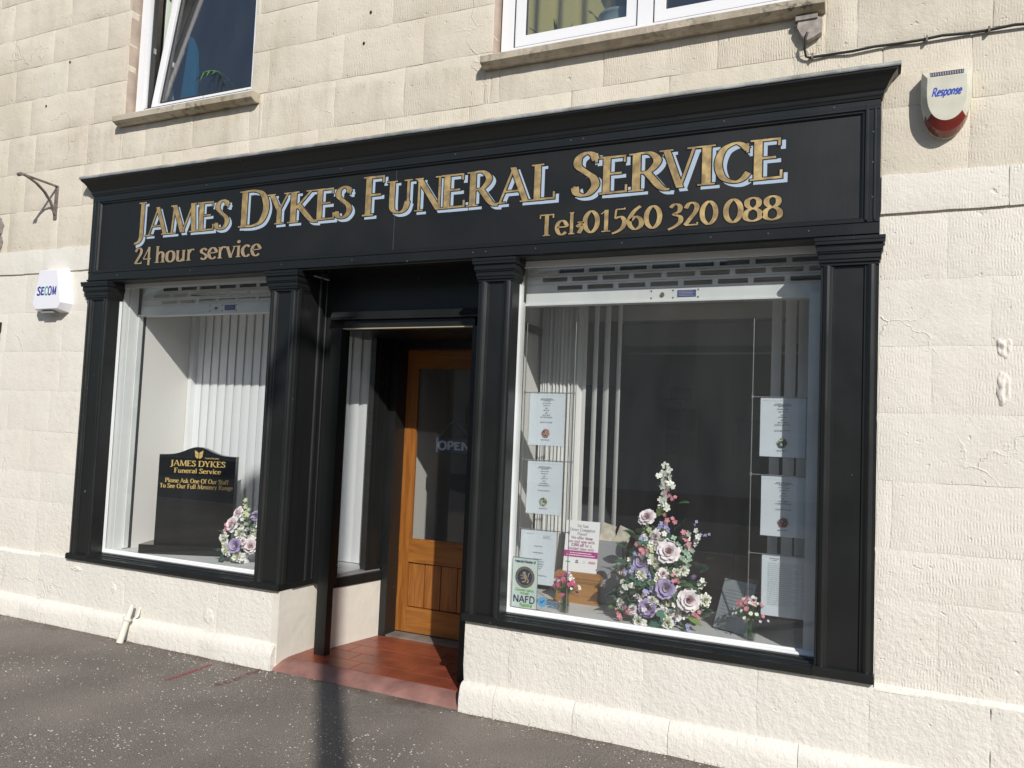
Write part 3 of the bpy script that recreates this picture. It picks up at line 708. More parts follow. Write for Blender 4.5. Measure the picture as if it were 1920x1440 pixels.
# back of the building so that rooms stay dark
m_ = MB(); m_.box(XL, XR, 5.0, 5.2, -.1, 6); m_.box(XL, XL+.2, .28, 5.0, -.1, 6); m_.box(XR-.2, XR, .28, 5.0, -.1, 6); m_.box(XL, XR, .03, 5.2, 5.4, 5.6)
m_.build('rear_wall', ROOMW, B)

# upstairs windows --------------------------------------------------
def sill(x0, x1, z0, z1, seed):
    m_ = MB(); n_ = 24; vs = []; prof = [(.05, z0+.002), (-.012, z0), (-.045, z0+.018), (-.047, z1-.006), (-.040, z1), (.13, z1+.014)]
    for i in range(n_+1):
        x = x0+(x1-x0)*i/n_
        for (y, z) in prof: d = .0028*noise.noise(Vector((x*9, y*30+z*20, seed))); vs.append((x, y+d, z+d))
    W = len(prof); m_.add(vs, [(i*W+k, (i+1)*W+k, (i+1)*W+k+1, i*W+k+1) for i in range(n_) for k in range(W-1)], 0, False)
    for i in (0, n_): m_.add([vs[i*W+k] for k in range(W)]+[(vs[i*W][0], .13, z0)], [tuple(range(W+1)) if i == 0 else tuple(range(W, -1, -1))])
    return m_.build('window_sill', SILLST, B)
sill(-5.008, -3.714, 3.574, 3.634, 2); sill(-2.047, -.246, 3.530, 3.588, 9)
def frame_bars(x0, x1, z0, z1, w, y0, y1, mbx=None):
    m_ = mbx or MB(); m_.box(x0, x0+w, y0, y1, z0, z1); m_.box(x1-w, x1, y0, y1, z0, z1)
    m_.box(x0+w, x1-w, y0, y1, z0, z0+w); m_.box(x0+w, x1-w, y0, y1, z1-w, z1); return m_
REVEAL = mat('tan painted reveal', (.46, .37, .30), .8, var=.25, vscale=8, bump=.5, bscale=40)
def reveal(x0, x1, z0, z1):
    m_ = MB(); m_.box(x0-.02, x0, WALL+.008, .30, z0, z1); m_.build('window_reveal', REVEAL, B)
    m_ = MB(); m_.box(x1, x1+.02, WALL+.008, .30, z0, z1); m_.build('window_reveal', REVEAL, B)
reveal(-4.985, -3.79, 3.60, 5.3); reveal(-2.01, -.285, 3.56, 5.3)
# left window: outer frame and an inward tilted sash
w1 = frame_bars(-4.965, -3.795, 3.648, 5.0, .072, .105, .170).build('window', PVC, B); w1['label'] = 'white window with its sash tilted inwards'
fl = MB(); fl.box(-4.890, -3.870, .112, .171, 3.7205, 3.729); fl.build('frame_seal', SEAL, w1)
fl = MB(); fl.box(-4.889, -4.876, .140, .172, 3.731, 4.99); fl.build('frame_seal', SEAL, w1)
Mt = Matrix.Translation((0, .150, 3.716)) @ Matrix.Rotation(R(-8.5), 4, 'X')
sb = frame_bars(-4.868, -3.86, 0, 1.20, .056, 0, .055)
s_ = MB().merge(sb, Mt); sash = s_.build('sash', PVC, w1)
gb = MB(); gb.box(-4.798, -3.93, .025, .029, .07, 1.13); MB().merge(gb, Mt).build('pane', GLASS2, w1)
sl = MB(); sl.box(-4.798, -4.790, .010, .02, .07, 1.13); sl.box(-4.79, -3.93, .010, .02, .07, .077); MB().merge(sl, Mt).build('pane_seal', SEAL, w1)
hs = MB(); hs.box(-4.885, -4.872, .15, .172, 4.16, 4.20); hs.build('hinge', STEEL, w1)
# right window: two lights with a mullion
w2 = frame_bars(-1.992, -.30, 3.604, 5.0, .075, .105, .170); w2.box(-1.188, -1.105, .105, .170, 3.679, 4.925)
w2 = w2.build('window', PVC, B); w2['label'] = 'wide white window with a mullion'
for a, b in ((-1.917, -1.188), (-1.105, -.375)):
    frame_bars(a+.004, b-.004, 3.686, 4.92, .062, .118, .160).build('sash', PVC, w2)
    m_ = MB(); m_.box(a+.066, b-.066, .135, .139, 3.748, 4.858); m_.build('pane', GLASS2, w2)
    frame_bars(a+.062, b-.062, 3.744, 4.862, .008, .128, .146).build('pane_seal', SEAL, w2)
    frame_bars(a+.001, b-.001, 3.680, 4.924, .005, .112, .140).build('frame_seal', SEAL, w2)
# upstairs rooms
def room(x0, x1, y0, y1, z0, z1, mt, name, open_front=True):
    m_ = MB()
    m_.add([(x0, y0, z0), (x1, y0, z0), (x1, y1, z0), (x0, y1, z0)], [(0, 1, 2, 3)], 1)
    m_.add([(x0, y0, z1), (x1, y0, z1), (x1, y1, z1), (x0, y1, z1)], [(3, 2, 1, 0)], 2)
    m_.add([(x0, y1, z0), (x1, y1, z0), (x1, y1, z1), (x0, y1, z1)], [(0, 1, 2, 3)], 0)
    m_.add([(x0, y0, z0), (x0, y1, z0), (x0, y1, z1), (x0, y0, z1)], [(0, 1, 2, 3)], 0)
    m_.add([(x1, y0, z0), (x1, y1, z0), (x1, y1, z1), (x1, y0, z1)], [(3, 2, 1, 0)], 0)
    return struct(m_.build(name, mt))
UPW = mat('slate blue room wall', (.34, .35, .38), .9)
room(-5.9, -3.6, .28, 2.9, 3.55, 5.35, [UPW, mat('room floor', (.08, .06, .05), .8), UPW], 'upper_room')
room(-2.3, -.1, .28, 3.1, 3.5, 5.35, [mat('warm room wall', (.22, .19, .13), .9), MATS['room floor'], ROOMC], 'upper_room')
# curtains and plants upstairs
def curtain(name, label, x0, x1, y, z0, z1, mt, waves=5, amp=.025, pinch=None):
    m_ = MB(); nx_, nz_ = 36, 14; vs = []
    for k in range(nz_+1):
        z = z0+(z1-z0)*k/nz_
        for i in range(nx_+1):
            u = i/nx_; x = x0+(x1-x0)*u
            if pinch: 
                f = pinch(z); x = x0+(x1-x0)*u*f
            vs.append((x, y+amp*math.sin(u*waves*2*math.pi+.6*noise.noise(Vector((u*3, z*2, 1)))), z))
    W = nx_+1; m_.add(vs, [(k*W+i, k*W+i+1, (k+1)*W+i+1, (k+1)*W+i) for k in range(nz_) for i in range(nx_)], 0, True)
    return tag(m_.build(name, mt), label, 'curtain')
curtain('curtain', 'pale green curtain gathered by a tie behind the tilted window', -5.06, -4.85, .38, 3.66, 5.3, mat('pale green curtain cloth', (.55, .60, .53), .9), 3, .03, lambda z: .55+.45*min(1, abs(z-4.22)/.75))
curtain('curtain', 'yellow curtain behind the wide upstairs window', -1.97, -1.36, .36, 3.62, 5.3, mat('yellow curtain cloth', (.60, .52, .17), .9), 4, .035)
m_ = MB(); lp = [(-4.52+.0, 3.62), (-4.16, 3.62), (-4.14, 4.15), (-4.17, 4.32), (-4.25, 4.42), (-4.36, 4.45), (-4.46, 4.41), (-4.52, 4.29)]
lp = [(-5.01+(x+4.33)*.72, 3.62+(z-3.62)*1.09) for x, z in lp]
m_.prism(lp, .55, .58, 'y'); tag(m_.build('surfboard', mat('blue board', (.02, .19, .34), .5)), 'tall rounded blue board leaning inside the tilted upstairs window', 'board')

def leaf_mesh(mb, L, W, mi=0, fold=.25, droop=.6, M=None, n=5):
    vs = []
    for i in range(n+1):
        t_ = i/n; w = W*.5*math.sin(math.pi*min(1, .04+t_*.98))**.8; z = droop*L*(.35*t_-t_*t_*.5)
        for s in (-1, 0, 1): vs.append(Vector((s*w, L*t_, z+(abs(s)*w*fold))))
    if M is not None: vs = [M @ v for v in vs]
    mb.add(vs, [(i*3+k, i*3+k+1, i*3+k+4, i*3+k+3) for i in range(n) for k in range(2)], mi, True)
GREEN1 = mat('leaf green', (.06, .15, .055), .5, var=.35, vscale=30)
GREEN2 = mat('bluish leaf', (.065, .18, .13), .5, var=.3, vscale=30)
GREEN3 = mat('yellow green leaf', (.20, .28, .09), .5, var=.3, vscale=30)
pp = thing('palm_plant', 'small feathery palm plant inside the tilted upstairs window', 'plant', (-4.26, .45, 3.74)); pp.scale = (1.3, 1.3, 1.3)
m_ = MB()
for k, (az, el, L) in enumerate(((2.6, .75, .42), (1.2, .9, .40), (.3, .65, .46), (3.6, .5, .35), (4.6, .9, .40), (5.6, .6, .38))):
    p0 = Vector((0, 0, .05)); pts = []
    for i in range(9):
        t_ = i/8; r_ = L*t_*math.cos(el)*1.1; pts.append(Vector((r_*math.cos(az), r_*math.sin(az), .05+L*(t_*math.sin(el)*1.2-.75*t_*t_))))
    m_.tube(pts, .004, 4)
    for i in range(2, 9):
        d = (pts[i]-pts[i-1]).normalized(); side = d.cross(Vector((0, 0, 1))).normalized()
        for s in (-1, 1):
            e = pts[i]+side*s*.10*(1.15-i/10)+d*.06-Vector((0, 0, .05)); w = d*.007
            m_.add([pts[i]-w, pts[i]+w, e], [(0, 1, 2)])
m_.build('frond', GREEN1, pp, local=True)
m_ = MB(); m_.lathe([(.0, -.10), (.06, -.10), (.08, .05), (.0, .05)], (0, 0, 0), 16); m_.build('pot', mat('dark pot', (.05, .05, .06), .5), pp, local=True)
pt = thing('potted_plant', 'broad leaved plant in a pale green round pot inside the wide upstairs window', 'plant', (-1.36, .33, 3.70))
m_ = MB(); m_.lathe([(.0, -.04), (.085, -.04), (.115, .04), (.122, .10), (.115, .15), (.122, .155), (.122, .17), (.105, .17), (.1, .15), (0, .15)], (0, 0, 0), 24); m_.build('pot', mat('celadon glazed pot', (.36, .45, .40), .3), pt, local=True)
m_ = MB()
for k in range(9):
    a = k*2.4; el = R(35+(k*37 % 45)); M_ = Matrix.Translation((0, 0, .15)) @ Matrix.Rotation(a, 4, 'Z') @ Matrix.Rotation(el, 4, 'X')
    m_.tube([M_ @ Vector((0, 0, 0)), M_ @ Vector((0, .16, .02))], .004, 5); leaf_mesh(m_, .30, .13, 0, .15, .5, M_ @ Matrix.Translation((0, .15, .02)))
m_.build('foliage', GREEN1, pt, local=True)
m_ = MB()
for k in range(14):
    a = k*1.7; M_ = Matrix.Translation((0, 0, 0)) @ Matrix.Rotation(a, 4, 'Z') @ Matrix.Rotation(R(25+k*4), 4, 'X'); leaf_mesh(m_, .16+.05*(k % 3), .016, 0, .1, .8, M_)
o = m_.build('spider_plant', GREEN1); o.location = (-1.72, .30, 3.68); tag(o, 'spiky leaved houseplant in front of the yellow curtain', 'plant')

# ================================================================== SHOP FRONT
S = thing('shop_front', 'black painted timber shop front with pilasters, cornice and gilded sign board', 'shop front', (-2.6, 0, 0))
def section(W):
    """pilaster face: outward roll mouldings each side of a sunk centre panel; list of (u, depth)"""
    a = [(0, 0), (.010, 0), (.012, -.004), (.018, -.008), (.028, -.011), (.038, -.008), (.046, -.001), (.050, .002), (.056, .002), (.060, .009)]
    return a+[(W-u, d) for u, d in reversed(a)]
def pilaster(x0, x1, z0, z1, name='pilaster'):
    m_ = MB(); sec = section(x1-x0); loop = [(x0+u, d) for u, d in sec]+[(x1, .12), (x0, .12)]
    m_.prism(loop, z0, z1, 'z'); return m_.build(name, BLACK, S)
ZB, ZC = .502, 2.312
PIL = [(-5.19, -4.972), (-3.493, -3.283), (-2.012, -1.806), (-.243, -.003)]
def capital(p, x0, x1, ends=(1, 1)):
    m_ = MB()
    for z0, z1, pr in ((2.312, 2.326, .006), (2.326, 2.340, .014), (2.340, 2.366, .019), (2.366, 2.374, .026), (2.374, 2.404, .031), (2.404, 2.420, .042), (2.420, 2.4355, .045)):
        m_.box(x0-pr*.62*ends[0], x1+pr*.62*ends[1], -pr, .115, z0, z1)
    return m_.build('capital', BLACK, p)
def foot(p, x0, x1):
    m_ = MB(); m_.box(x0-.008, x1+.006, -.024, .10, .468, ZB); m_.box(x0-.004, x1+.003, -.020, .10, ZB, ZB+.006); return m_.build('base_block', BLACK, p)
P = []
for (a, b) in PIL:
    p = pilaster(a, b, ZB, ZC); P.append(p); capital(p, a, b); foot(p, a, b)
# return of the second pilaster into the doorway (faces +x)
sec = [(0.004, 0), (.012, .004), (.03, .009), (.05, .006), (.058, -.001), (.062, -.006), (.22, -.006), (.226, .002), (.236, .006), (.25, .004), (.262, -.002), (.285, -.002), (.29, .004), (.31, .006), (.318, 0)]
m_ = MB(); loop = [(-3.281+d, .001+u) for u, d in sec]+[(-3.30, .319), (-3.30, .005)]; m_.prism(loop, .502, 2.43, 'z'); m_.build('return_panel', BLACK, P[1])
m_ = MB(); m_.box(-3.30, -3.268, .1, .325, .468, .502); m_.build('return_base', BLACK, P[1])
# window aprons: base rail and stepped sill moulding
for (a, b, l_, r_) in ((-4.964, -3.501, 0, 0), (-1.800, -.251, 0, 0)):
    m_ = MB(); m_.box(a, b, -.022, .12, .466, .492)
    m_.prism([(-.018, .492), (-.018, .497), (.006, .500), (.010, .504), (.028, .505), (.034, .512), (.058, .513), (.064, .519), (.0885, .521), (.0885, .492)], a-.006, b+.006, 'x')
    m_.build('sill_moulding', BLACK, S)
    m_ = MB(); m_.prism([(.0890, .514), (.0890, .526), (.095, .531), (.110, .533), (.1175, .541), (.130, .541), (.130, .514)], a-.006, b+.006, 'x'); m_.build('glazing_bead', WHITE, S)
# fascia -----------------------------------------------------------
m_ = MB(); m_.box(-5.15, -.078, .014, .08, 2.505, 3.04); fascia = m_.build('sign_board', BOARD, S)
m_ = MB(); m_.box(-2.6015, -2.6, .0125, .0145, 2.51, 3.035); m_.build('board_joint', mat('dusty joint', (.09, .09, .09), .8), fascia)
def railx(prof, x0, x1, name):
    m_ = MB(); m_.prism(prof, x0, x1, 'x'); return m_.build(name, BLACK, S)
# bottom rail, drip, top rail, side rails
railx([(.013, 2.530), (.010, 2.530), (.002, 2.524), (.002, 2.519), (-.004, 2.516), (-.004, 2.506), (.000, 2.503), (.000, 2.462), (-.012, 2.458), (-.012, 2.450), (-.003, 2.446), (-.001, 2.4365), (.10, 2.4365), (.10, 2.505), (.013, 2.505)], -5.203, -.004, 'bottom_rail')
railx([(.013, 3.010), (.004, 3.016), (.004, 3.024), (-.003, 3.027), (-.003, 3.040), (.0, 3.043), (.0, 3.070), (.09, 3.070), (.09, 3.04), (.013, 3.04)], -5.203, -.004, 'top_rail')
for s, x0 in ((1, -5.205), (-1, -.002)):
    lp = [(x0, .0), (x0+s*.018, 0), (x0+s*.020, -.004), (x0+s*.026, -.004), (x0+s*.028, 0), (x0+s*.050, 0), (x0+s*.052, -.004), (x0+s*.062, -.004), (x0+s*.066, .003), (x0+s*.074, .004), (x0+s*.084, .013), (x0+s*.084, .08), (x0, .08)]
    m_ = MB(); m_.prism(lp, 2.507, 3.037, 'z'); m_.build('side_rail', BLACK, S)
# screw heads
m_ = MB()
for x in (-4.9, -4.2, -3.42, -2.88, -2.06, -1.98, -1.68, -1.2, -.75, -.48, -.3):
    m_.prism([(x+.004*math.cos(k*1.05), 2.482+.004*math.sin(k*1.05)) for k in range(6)], -.0025, 0, 'y')
for x in (-4.1, -3.0, -2.2, -1.5, -1.43, -.7, -.2): m_.prism([(x+.004*math.cos(k*1.05), 3.055+.004*math.sin(k*1.05)) for k in range(6)], -.0025, 0, 'y')
for z in (2.62, 2.78, 2.92): m_.prism([(-.032+.004*math.cos(k*1.05), z+.004*math.sin(k*1.05)) for k in range(6)], -.0025, 0, 'y')
m_.build('screw_heads', mat('painted screw', (.10, .10, .10), .4), S)['kind'] = 'stuff'
# cornice: cove profile mitred round both ends
cprof = [(0, 3.070), (-.004, 3.072), (-.006, 3.082), (-.010, 3.088), (-.012, 3.104), (-.020, 3.112), (-.031, 3.135), (-.046, 3.158), (-.060, 3.172), (-.064, 3.176), (-.064, 3.188)]
m_ = MB(); rows = []
for (y, z) in cprof: e = -y; rows.append([(-5.206-e*1.02, .16, z), (-5.206-e*1.02, y, z), (.0+e*1.02, y, z), (.0+e*1.02, .16, z)])
vs = [p for r_ in rows for p in r_]
m_.add(vs, [(i*4+k, i*4+k+1, (i+1)*4+k+1, (i+1)*4+k) for i in range(len(cprof)-1) for k in range(3)])
n_ = len(cprof)-1; m_.add(rows[-1], [(0, 1, 2, 3)])
m_.build('cornice', BLACK, S)
m_ = MB(); nx_ = 90; vs = []
for i in range(nx_+1):
    x = -5.282+5.36*i/nx_; d = .003*noise.noise(Vector((x*7, 0, 1)))+.002*noise.noise(Vector((x*21, 0, 4)))
    for (y, z) in ((-.068, 3.186+d), (-.072, 3.190+d), (-.070, 3.204+d), (-.060, 3.210+d), (.034, 3.222+d*.5)): vs.append((x, y+d, z))
m_.add(vs, [(i*5+k, (i+1)*5+k, (i+1)*5+k+1, i*5+k+1) for i in range(nx_) for k in range(4)], 0, True)
for i in (0, nx_): m_.add([vs[i*5+k] for k in range(5)]+[(vs[i*5][0], .03, 3.188)], [tuple(range(6)) if i == 0 else tuple(range(5, -1, -1))])
m_.build('lead_capping', LEAD, S)
# gilded letters ----------------------------------------------------
def letter(ch, x0, x1, z0, h, gx0, gx1, big=False):
    """one gilded capital with dark outline and pale blue block shade"""
    sx = (x1-x0)/(gx1-gx0); ox = x0-gx0*sx; m_ = MB(); T, t_ = .150*(.2/h)**.1, .052
    kx = h/sx if sx else 1
    put_glyph(m_, ch, ox+.020, z0-.0175, sx, h, .0132, T*1.0, t_*1.35, True, .012, 2, k0=0)
    put_glyph(m_, ch, ox, z0, sx, h, .0122, T, t_, True, .022, 1)
    put_glyph(m_, ch, ox, z0, sx, h, .0112, T, t_, True, 0., 0)
    return m_.build('letter', [GOLD, OUTLN, SHADE], fascia)
EXT = {'J': (-.02, .40), 'A': (-.02, .82), 'M': (0, .92), 'E': (0, .60), 'S': (.03, .49), 'D': (0, .78), 'Y': (-.02, .76), 'K': (0, .78), 'F': (0, .56), 'U': (0, .74), 'N': (0, .76), 'R': (0, .76), 'L': (0, .58), 'V': (-.02, .78), 'I': (0, .30), 'C': (.01, .72)}
for ch, x0, x1, h in (('J', -4.768, -4.663, .240), ('A', -4.650, -4.450, .198), ('M', -4.440, -4.178, .198), ('E', -4.180, -4.022, .198), ('S', -4.016, -3.900, .198),
                      ('D', -3.812, -3.557, .240), ('Y', -3.566, -3.384, .198), ('K', -3.404, -3.168, .198), ('E', -3.192, -3.036, .198), ('S', -3.034, -2.918, .198),
                      ('F', -2.832, -2.676, .240), ('U', -2.664, -2.480, .196), ('N', -2.470, -2.284, .196), ('E', -2.289, -2.128, .198), ('R', -2.122, -1.924, .198), ('A', -1.934, -1.732, .198), ('L', -1.725, -1.580, .200),
                      ('S', -1.482, -1.344, .236), ('E', -1.334, -1.180, .200), ('R', -1.178, -.964, .200), ('V', -1.014, -.820, .200), ('I', -.826, -.738, .200), ('C', -.744, -.574, .198), ('E', -.572, -.418, .200)):
    z0 = 2.748
    if ch == 'J': z0 = 2.752
    letter(ch, x0, x1, z0, h, *EXT[ch])
def line(words, z, h, mt):
    for s, x0, x1 in words:
        W = text_width(s); sx = (x1-x0)/W; x = x0
        for c in s:
            m_ = MB(); put_glyph(m_, c, x, z, sx, h, .0125, .155, .058, True, .03, 1); put_glyph(m_, c, x, z, sx, h, .0115, .155, .058, True, 0, 0)
            m_.build('letter', [mt, OUTLN], fascia); x += G[c][0]*sx
line((('24', -4.755, -4.585), ('hour', -4.553, -4.185), ('service', -4.135, -3.606)), 2.553, .116, GOLD2)
line((('Tel', -1.675, -1.462), (':', -1.457, -1.418), ('01560', -1.420, -.998), ('320', -.968, -.720), ('088', -.694, -.420)), 2.549, .118, GOLD)

# glazing ----------------------------------------------------------
m_ = MB(); m_.box(-4.972, -3.49, .1185, .1235, .52, 2.44); m_.build('window_pane', GLASSL, S)
m_ = MB(); m_.box(-1.806, -.25, .1185, .1235, .52, 2.44); m_.build('window_pane', GLASS, S)
# white window linings
m_ = MB()
m_.box(-5.02, -4.971, .092, .1165, .52, 2.44); m_.box(-5.02, -4.975, .1165, .175, .52, 2.44); m_.box(-5.02, -4.969, .178, .250, .52, 2.44)
m_.build('window_lining', WHITE, S)
m_ = MB(); m_.box(-4.985, -4.955, .252, .290, .53, 2.24); m_.build('shutter_guide', ALU, S)
m_ = MB(); m_.box(-4.986, -4.958, .290, .318, .53, 2.24); m_.build('guide_seal', SEAL, S)
m_ = MB(); m_.box(-1.86, -1.805, .092, .150, .52, 2.44); m_.build('window_lining', WHITE, S)
m_ = MB(); m_.box(-1.86, -1.808, .152, .185, .53, 2.22); m_.build('shutter_guide', ALU, S)
m_ = MB(); m_.box(-1.86, -1.81, .186, .20, .53, 2.22); m_.build('guide_seal', SEAL, S)
m_ = MB(); m_.box(-4.97, -3.49, .105, .1165, 2.405, 2.436); m_.build('head_bead', WHITE, S)
m_ = MB(); m_.box(-1.806, -.25, .100, .1165, 2.400, 2.436); m_.build('head_bead', WHITE, S)
m_ = MB(); m_.box(-.30, -.243, .125, .19, .53, 2.22); m_.build('shutter_guide', ALU, S)
m_ = MB(); m_.box(-3.55, -3.493, .125, .29, .53, 2.25); m_.build('shutter_guide', ALU, S)
# roller shutters ---------------------------------------------------
def shutter(x0, x1, y, zbot, pitch, sw, first, rowz, lab, kx):
    sh = thing('roller_shutter', lab, 'shutter', ((x0+x1)/2, y, zbot))
    m_ = MB(); m_.box(x0, x1, y-.004, y+.016, zbot+.006, zbot+.070); m_.box(x0, x1, y-.010, y+.05, zbot-.004, zbot+.006); rail = m_.build('bottom_rail', ALU, sh)
    for ri, (zc, fx) in enumerate(rowz):
        m_ = MB(); z0, z1 = zc-.0235, zc+.0235; s0, s1 = zc-.0125, zc+.0125
        m_.box(x0, x1, y, y+.007, z0+.001, s0); m_.box(x0, x1, y, y+.007, s1, z1-.001)
        xx = x0; cur = fx
        while cur < x1:
            m_.box(xx, cur, y, y+.007, s0, s1); xx = cur+sw; cur += pitch
        if xx < x1: m_.box(xx, x1, y, y+.007, s0, s1)
        m_.build('slat', ALU, sh)
    m_ = MB(); m_.tube([(x0, y+.11, zbot+.26), (x1, y+.11, zbot+.26)], .085, 18); m_.build('shutter_roll', mat('dark shutter coil', (.055, .053, .048), .8), sh)
    m_ = MB(); m_.tube([(kx, y-.012, zbot+.036), (kx, y-.003, zbot+.036)], .011, 12); m_.build('lock', mat('brass lock', (.30, .24, .14), .4, metal=.7), rail)
    m_ = MB(); m_.box(kx+.078, kx+.174, y-.006, y-.0042, zbot+.020, zbot+.056); lb = m_.build('blue_label', mat('blue label', (.035, .05, .19), .5), rail)
    m_ = MB()
    for k in range(4): m_.box(kx+.084, kx+.168-.012*(k % 2), y-.0066, y-.0061, zbot+.026+k*.0075, zbot+.028+k*.0075)
    m_.build('label_print', GREYINK2, lb)
    m_ = MB()
    for dx in (-.06, .055, .185):
        for dz in (.018, .056): m_.tube([(kx+dx, y-.007, zbot+dz), (kx+dx, y-.004, zbot+dz)], .004, 8)
    m_.build('rivet', SEAL, rail)
    return sh
shutter(-4.958, -3.47, .27, 2.232, .183, .155, -4.84, [(2.326, -4.755), (2.373, -4.84), (2.420, -4.755)], 'grey roller shutter drawn up inside the narrower left shop window', -4.215)
shutter(-1.808, -.244, .195, 2.206, .1757, .148, -1.714, [(2.300, -1.624), (2.347, -1.714), (2.394, -1.618)], 'grey roller shutter drawn up inside the wide right shop window', -1.028)
# soffits so the window heads stay dark
m_ = MB(); m_.box(-5.0, -3.3, .12, .95, 2.47, 2.5); m_.box(-1.99, .1, .12, .80, 2.47, 2.5); struct(m_.build('window_soffit', INWALL))

# left display -------------------------------------------------------
m_ = MB(); m_.box(-5.0, -3.495, .125, .372, .44, .525); m_.box(-5.0, -3.19, .372, .86, .44, .525); struct(m_.build('display_deck', DECK))
m_ = MB(); m_.box(-1.99, -.0, .125, .78, .44, .525); struct(m_.build('display_deck', DECK))
m_ = MB(); m_.box(-5.06, -4.956, .318, .86, .525, 2.47); struct(m_.build('display_side_wall', INWALL))
m_ = MB(); m_.box(-5.06, -3.1, .86, .90, .4, 2.47); struct(m_.build('display_back_wall', INWALL))
def blind(name, label, slats, z0, z1, mt, rail=None):
    t_ = thing(name, label, 'blind', ((slats[0][0]+slats[-1][0])/2, slats[0][1], z0))
    for (x, y, w, ang) in slats:
        m_ = MB(); c_, s_ = math.cos(ang)*w/2, math.sin(ang)*w/2; n_ = 5; vs = []
        for i in range(n_+1):
            u = 2*i/n_-1; b_ = .004*(1-u*u); vs += [(x+c_*u-s_/w*2*b_*0, y+s_*u-b_, z0), (x+c_*u, y+s_*u-b_, z1)]
        m_.add(vs, [(2*i, 2*i+2, 2*i+3, 2*i+1) for i in range(n_)], 0, True)
        m_.build('slat', mt, t_)
    if rail: m_ = MB(); m_.box(rail[0], rail[1], slats[0][1]-.02, slats[0][1]+.02, z1, z1+.03); m_.build('headrail', PVC, t_)
    return t_
blind('vertical_blind', 'closed white vertical blind behind the headstone in the left window', [(-4.90+.084*i, .79, .100, R(-8+rs.uniform(-1.5, 1.5))) for i in range(20)], .53, 2.40, BLIND, (-4.95, -3.22))
m_ = MB(); m_.box(-4.954, -4.915, .74, .80, .525, 2.45); struct(m_.build('corner_trim', WHITE))

# headstone ----------------------------------------------------------
hs_ = thing('display_headstone', 'black granite display headstone with gold lettering, turned towards the street', 'headstone', (-4.727, .187, .525), rot=(0, 0, R(24)))
m_ = MB(); m_.box(0, .68, 0, .26, 0, .064); m_.build('base_slab', GRANITE, hs_, local=True)
W_, H_ = .555, .64; ox, oy = .068, .085
top = [(ox+W_*i/24, .064+H_-.005+.062*math.exp(-((i/24-.5)/.215)**2)) for i in range(25)]
m_ = MB(); m_.prism([(ox, .064), (ox+W_, .064)]+list(reversed(top)), oy, oy+.06, 'y'); tab = m_.build('tablet', GRANITE, hs_, local=True)
m_ = MB(); yy = oy-.0012; xc = ox+W_/2; zt = .064+H_
kw = dict(T=.17, t=.075, seg=3)
put_text(m_, 'JAMES DYKES', xc-.195, xc+.205, zt-.083, .041, yy, **kw)
put_text(m_, 'Funeral Service', xc-.165, xc+.175, zt-.132, .034, yy, **kw)
put_text(m_, 'Please Ask One Of Our Staff', xc-.225, xc+.235, zt-.203, .031, yy, **kw)
put_text(m_, 'To See Our Full Masonry Range', xc-.262, xc+.268, zt-.243, .031, yy, **kw)
put_text(m_, 'Funeral Partners', xc+.055, xc+.155, zt-.026, .011, yy, **kw)
m_.build('inscription', GOLDT, tab, local=True)
m_ = MB()   # small leaf emblem made of quarter pieces
for s in (-1, 1):
    for (z0, z1, b) in ((0, .022, 0), (.024, .046, 1)):
        if s < 0 and b == 0: q = [(s*.002, z0), (s*.010, z0-.004), (s*.022, z0+.010), (s*.024, z1), (s*.002, z1)]
        elif b == 0: q = [(s*.002, z0-.004), (s*.012, z0-.002), (s*.023, z0+.010), (s*.024, z1), (s*.002, z1)]
        else: q = [(s*.002, z0), (s*.024, z0), (s*.027, z1+.010), (s*.012, z1), (s*.002, z1-.010)]
        q = [(xc+.008+a*1.15, zt-.022+z) for a, z in q]
        m_.add([(a, yy, z) for a, z in q], [tuple(range(5))])
m_.build('emblem', GOLDT, tab, local=True)

# doorway ------------------------------------------------------------
E_ = MB()
m_ = MB(); m_.box(-3.187, -3.107, .235, .292, .05, 2.105); m_.build('door_shutter_guide', BLACK, S)
m_ = MB(); m_.box(-2.165, -2.085, .235, .292, .05, 2.105); m_.build('door_shutter_guide', BLACK, S)
m_ = MB(); m_.box(-3.27, -3.135, .2935, .362, .47, 2.44); m_.build('corner_post', BLACK, S)
m_ = MB(); m_.box(-2.085, -2.02, .235, .36, .03, 2.44); m_.build('corner_post', BLACK, S)
m_ = MB(); m_.box(-3.19, -2.08, .292, .330, 2.10, 2.44); m_.build('transom_board', BLACK, S)
m_ = MB(); m_.prism([(.292, 2.158), (.236, 2.160), (.236, 2.172), (.242, 2.178), (.256, 2.212), (.292, 2.216)], -3.205, -2.075, 'x'); m_.build('transom_nose', BLACK, S)
m_ = MB(); m_.box(-3.107, -2.165, .262, .292, 2.107, 2.156); m_.build('shutter_slot', BLACK, S)
m_ = MB(); m_.box(-3.107, -2.165, .250, .290, 2.100, 2.106); m_.build('shutter_edge', mat('pale gold glint metal', (.50, .42, .27), .5, metal=.3), S)  # pale gold colour stands in for sun catching the shutter's lower edge
m_ = MB(); m_.box(-3.281, -2.012, .09, .33, 2.4365, 2.46); m_.box(-3.3, -1.9, .33, 1.05, 2.098, 2.14); m_.build('doorway_soffit', BLACK, S)
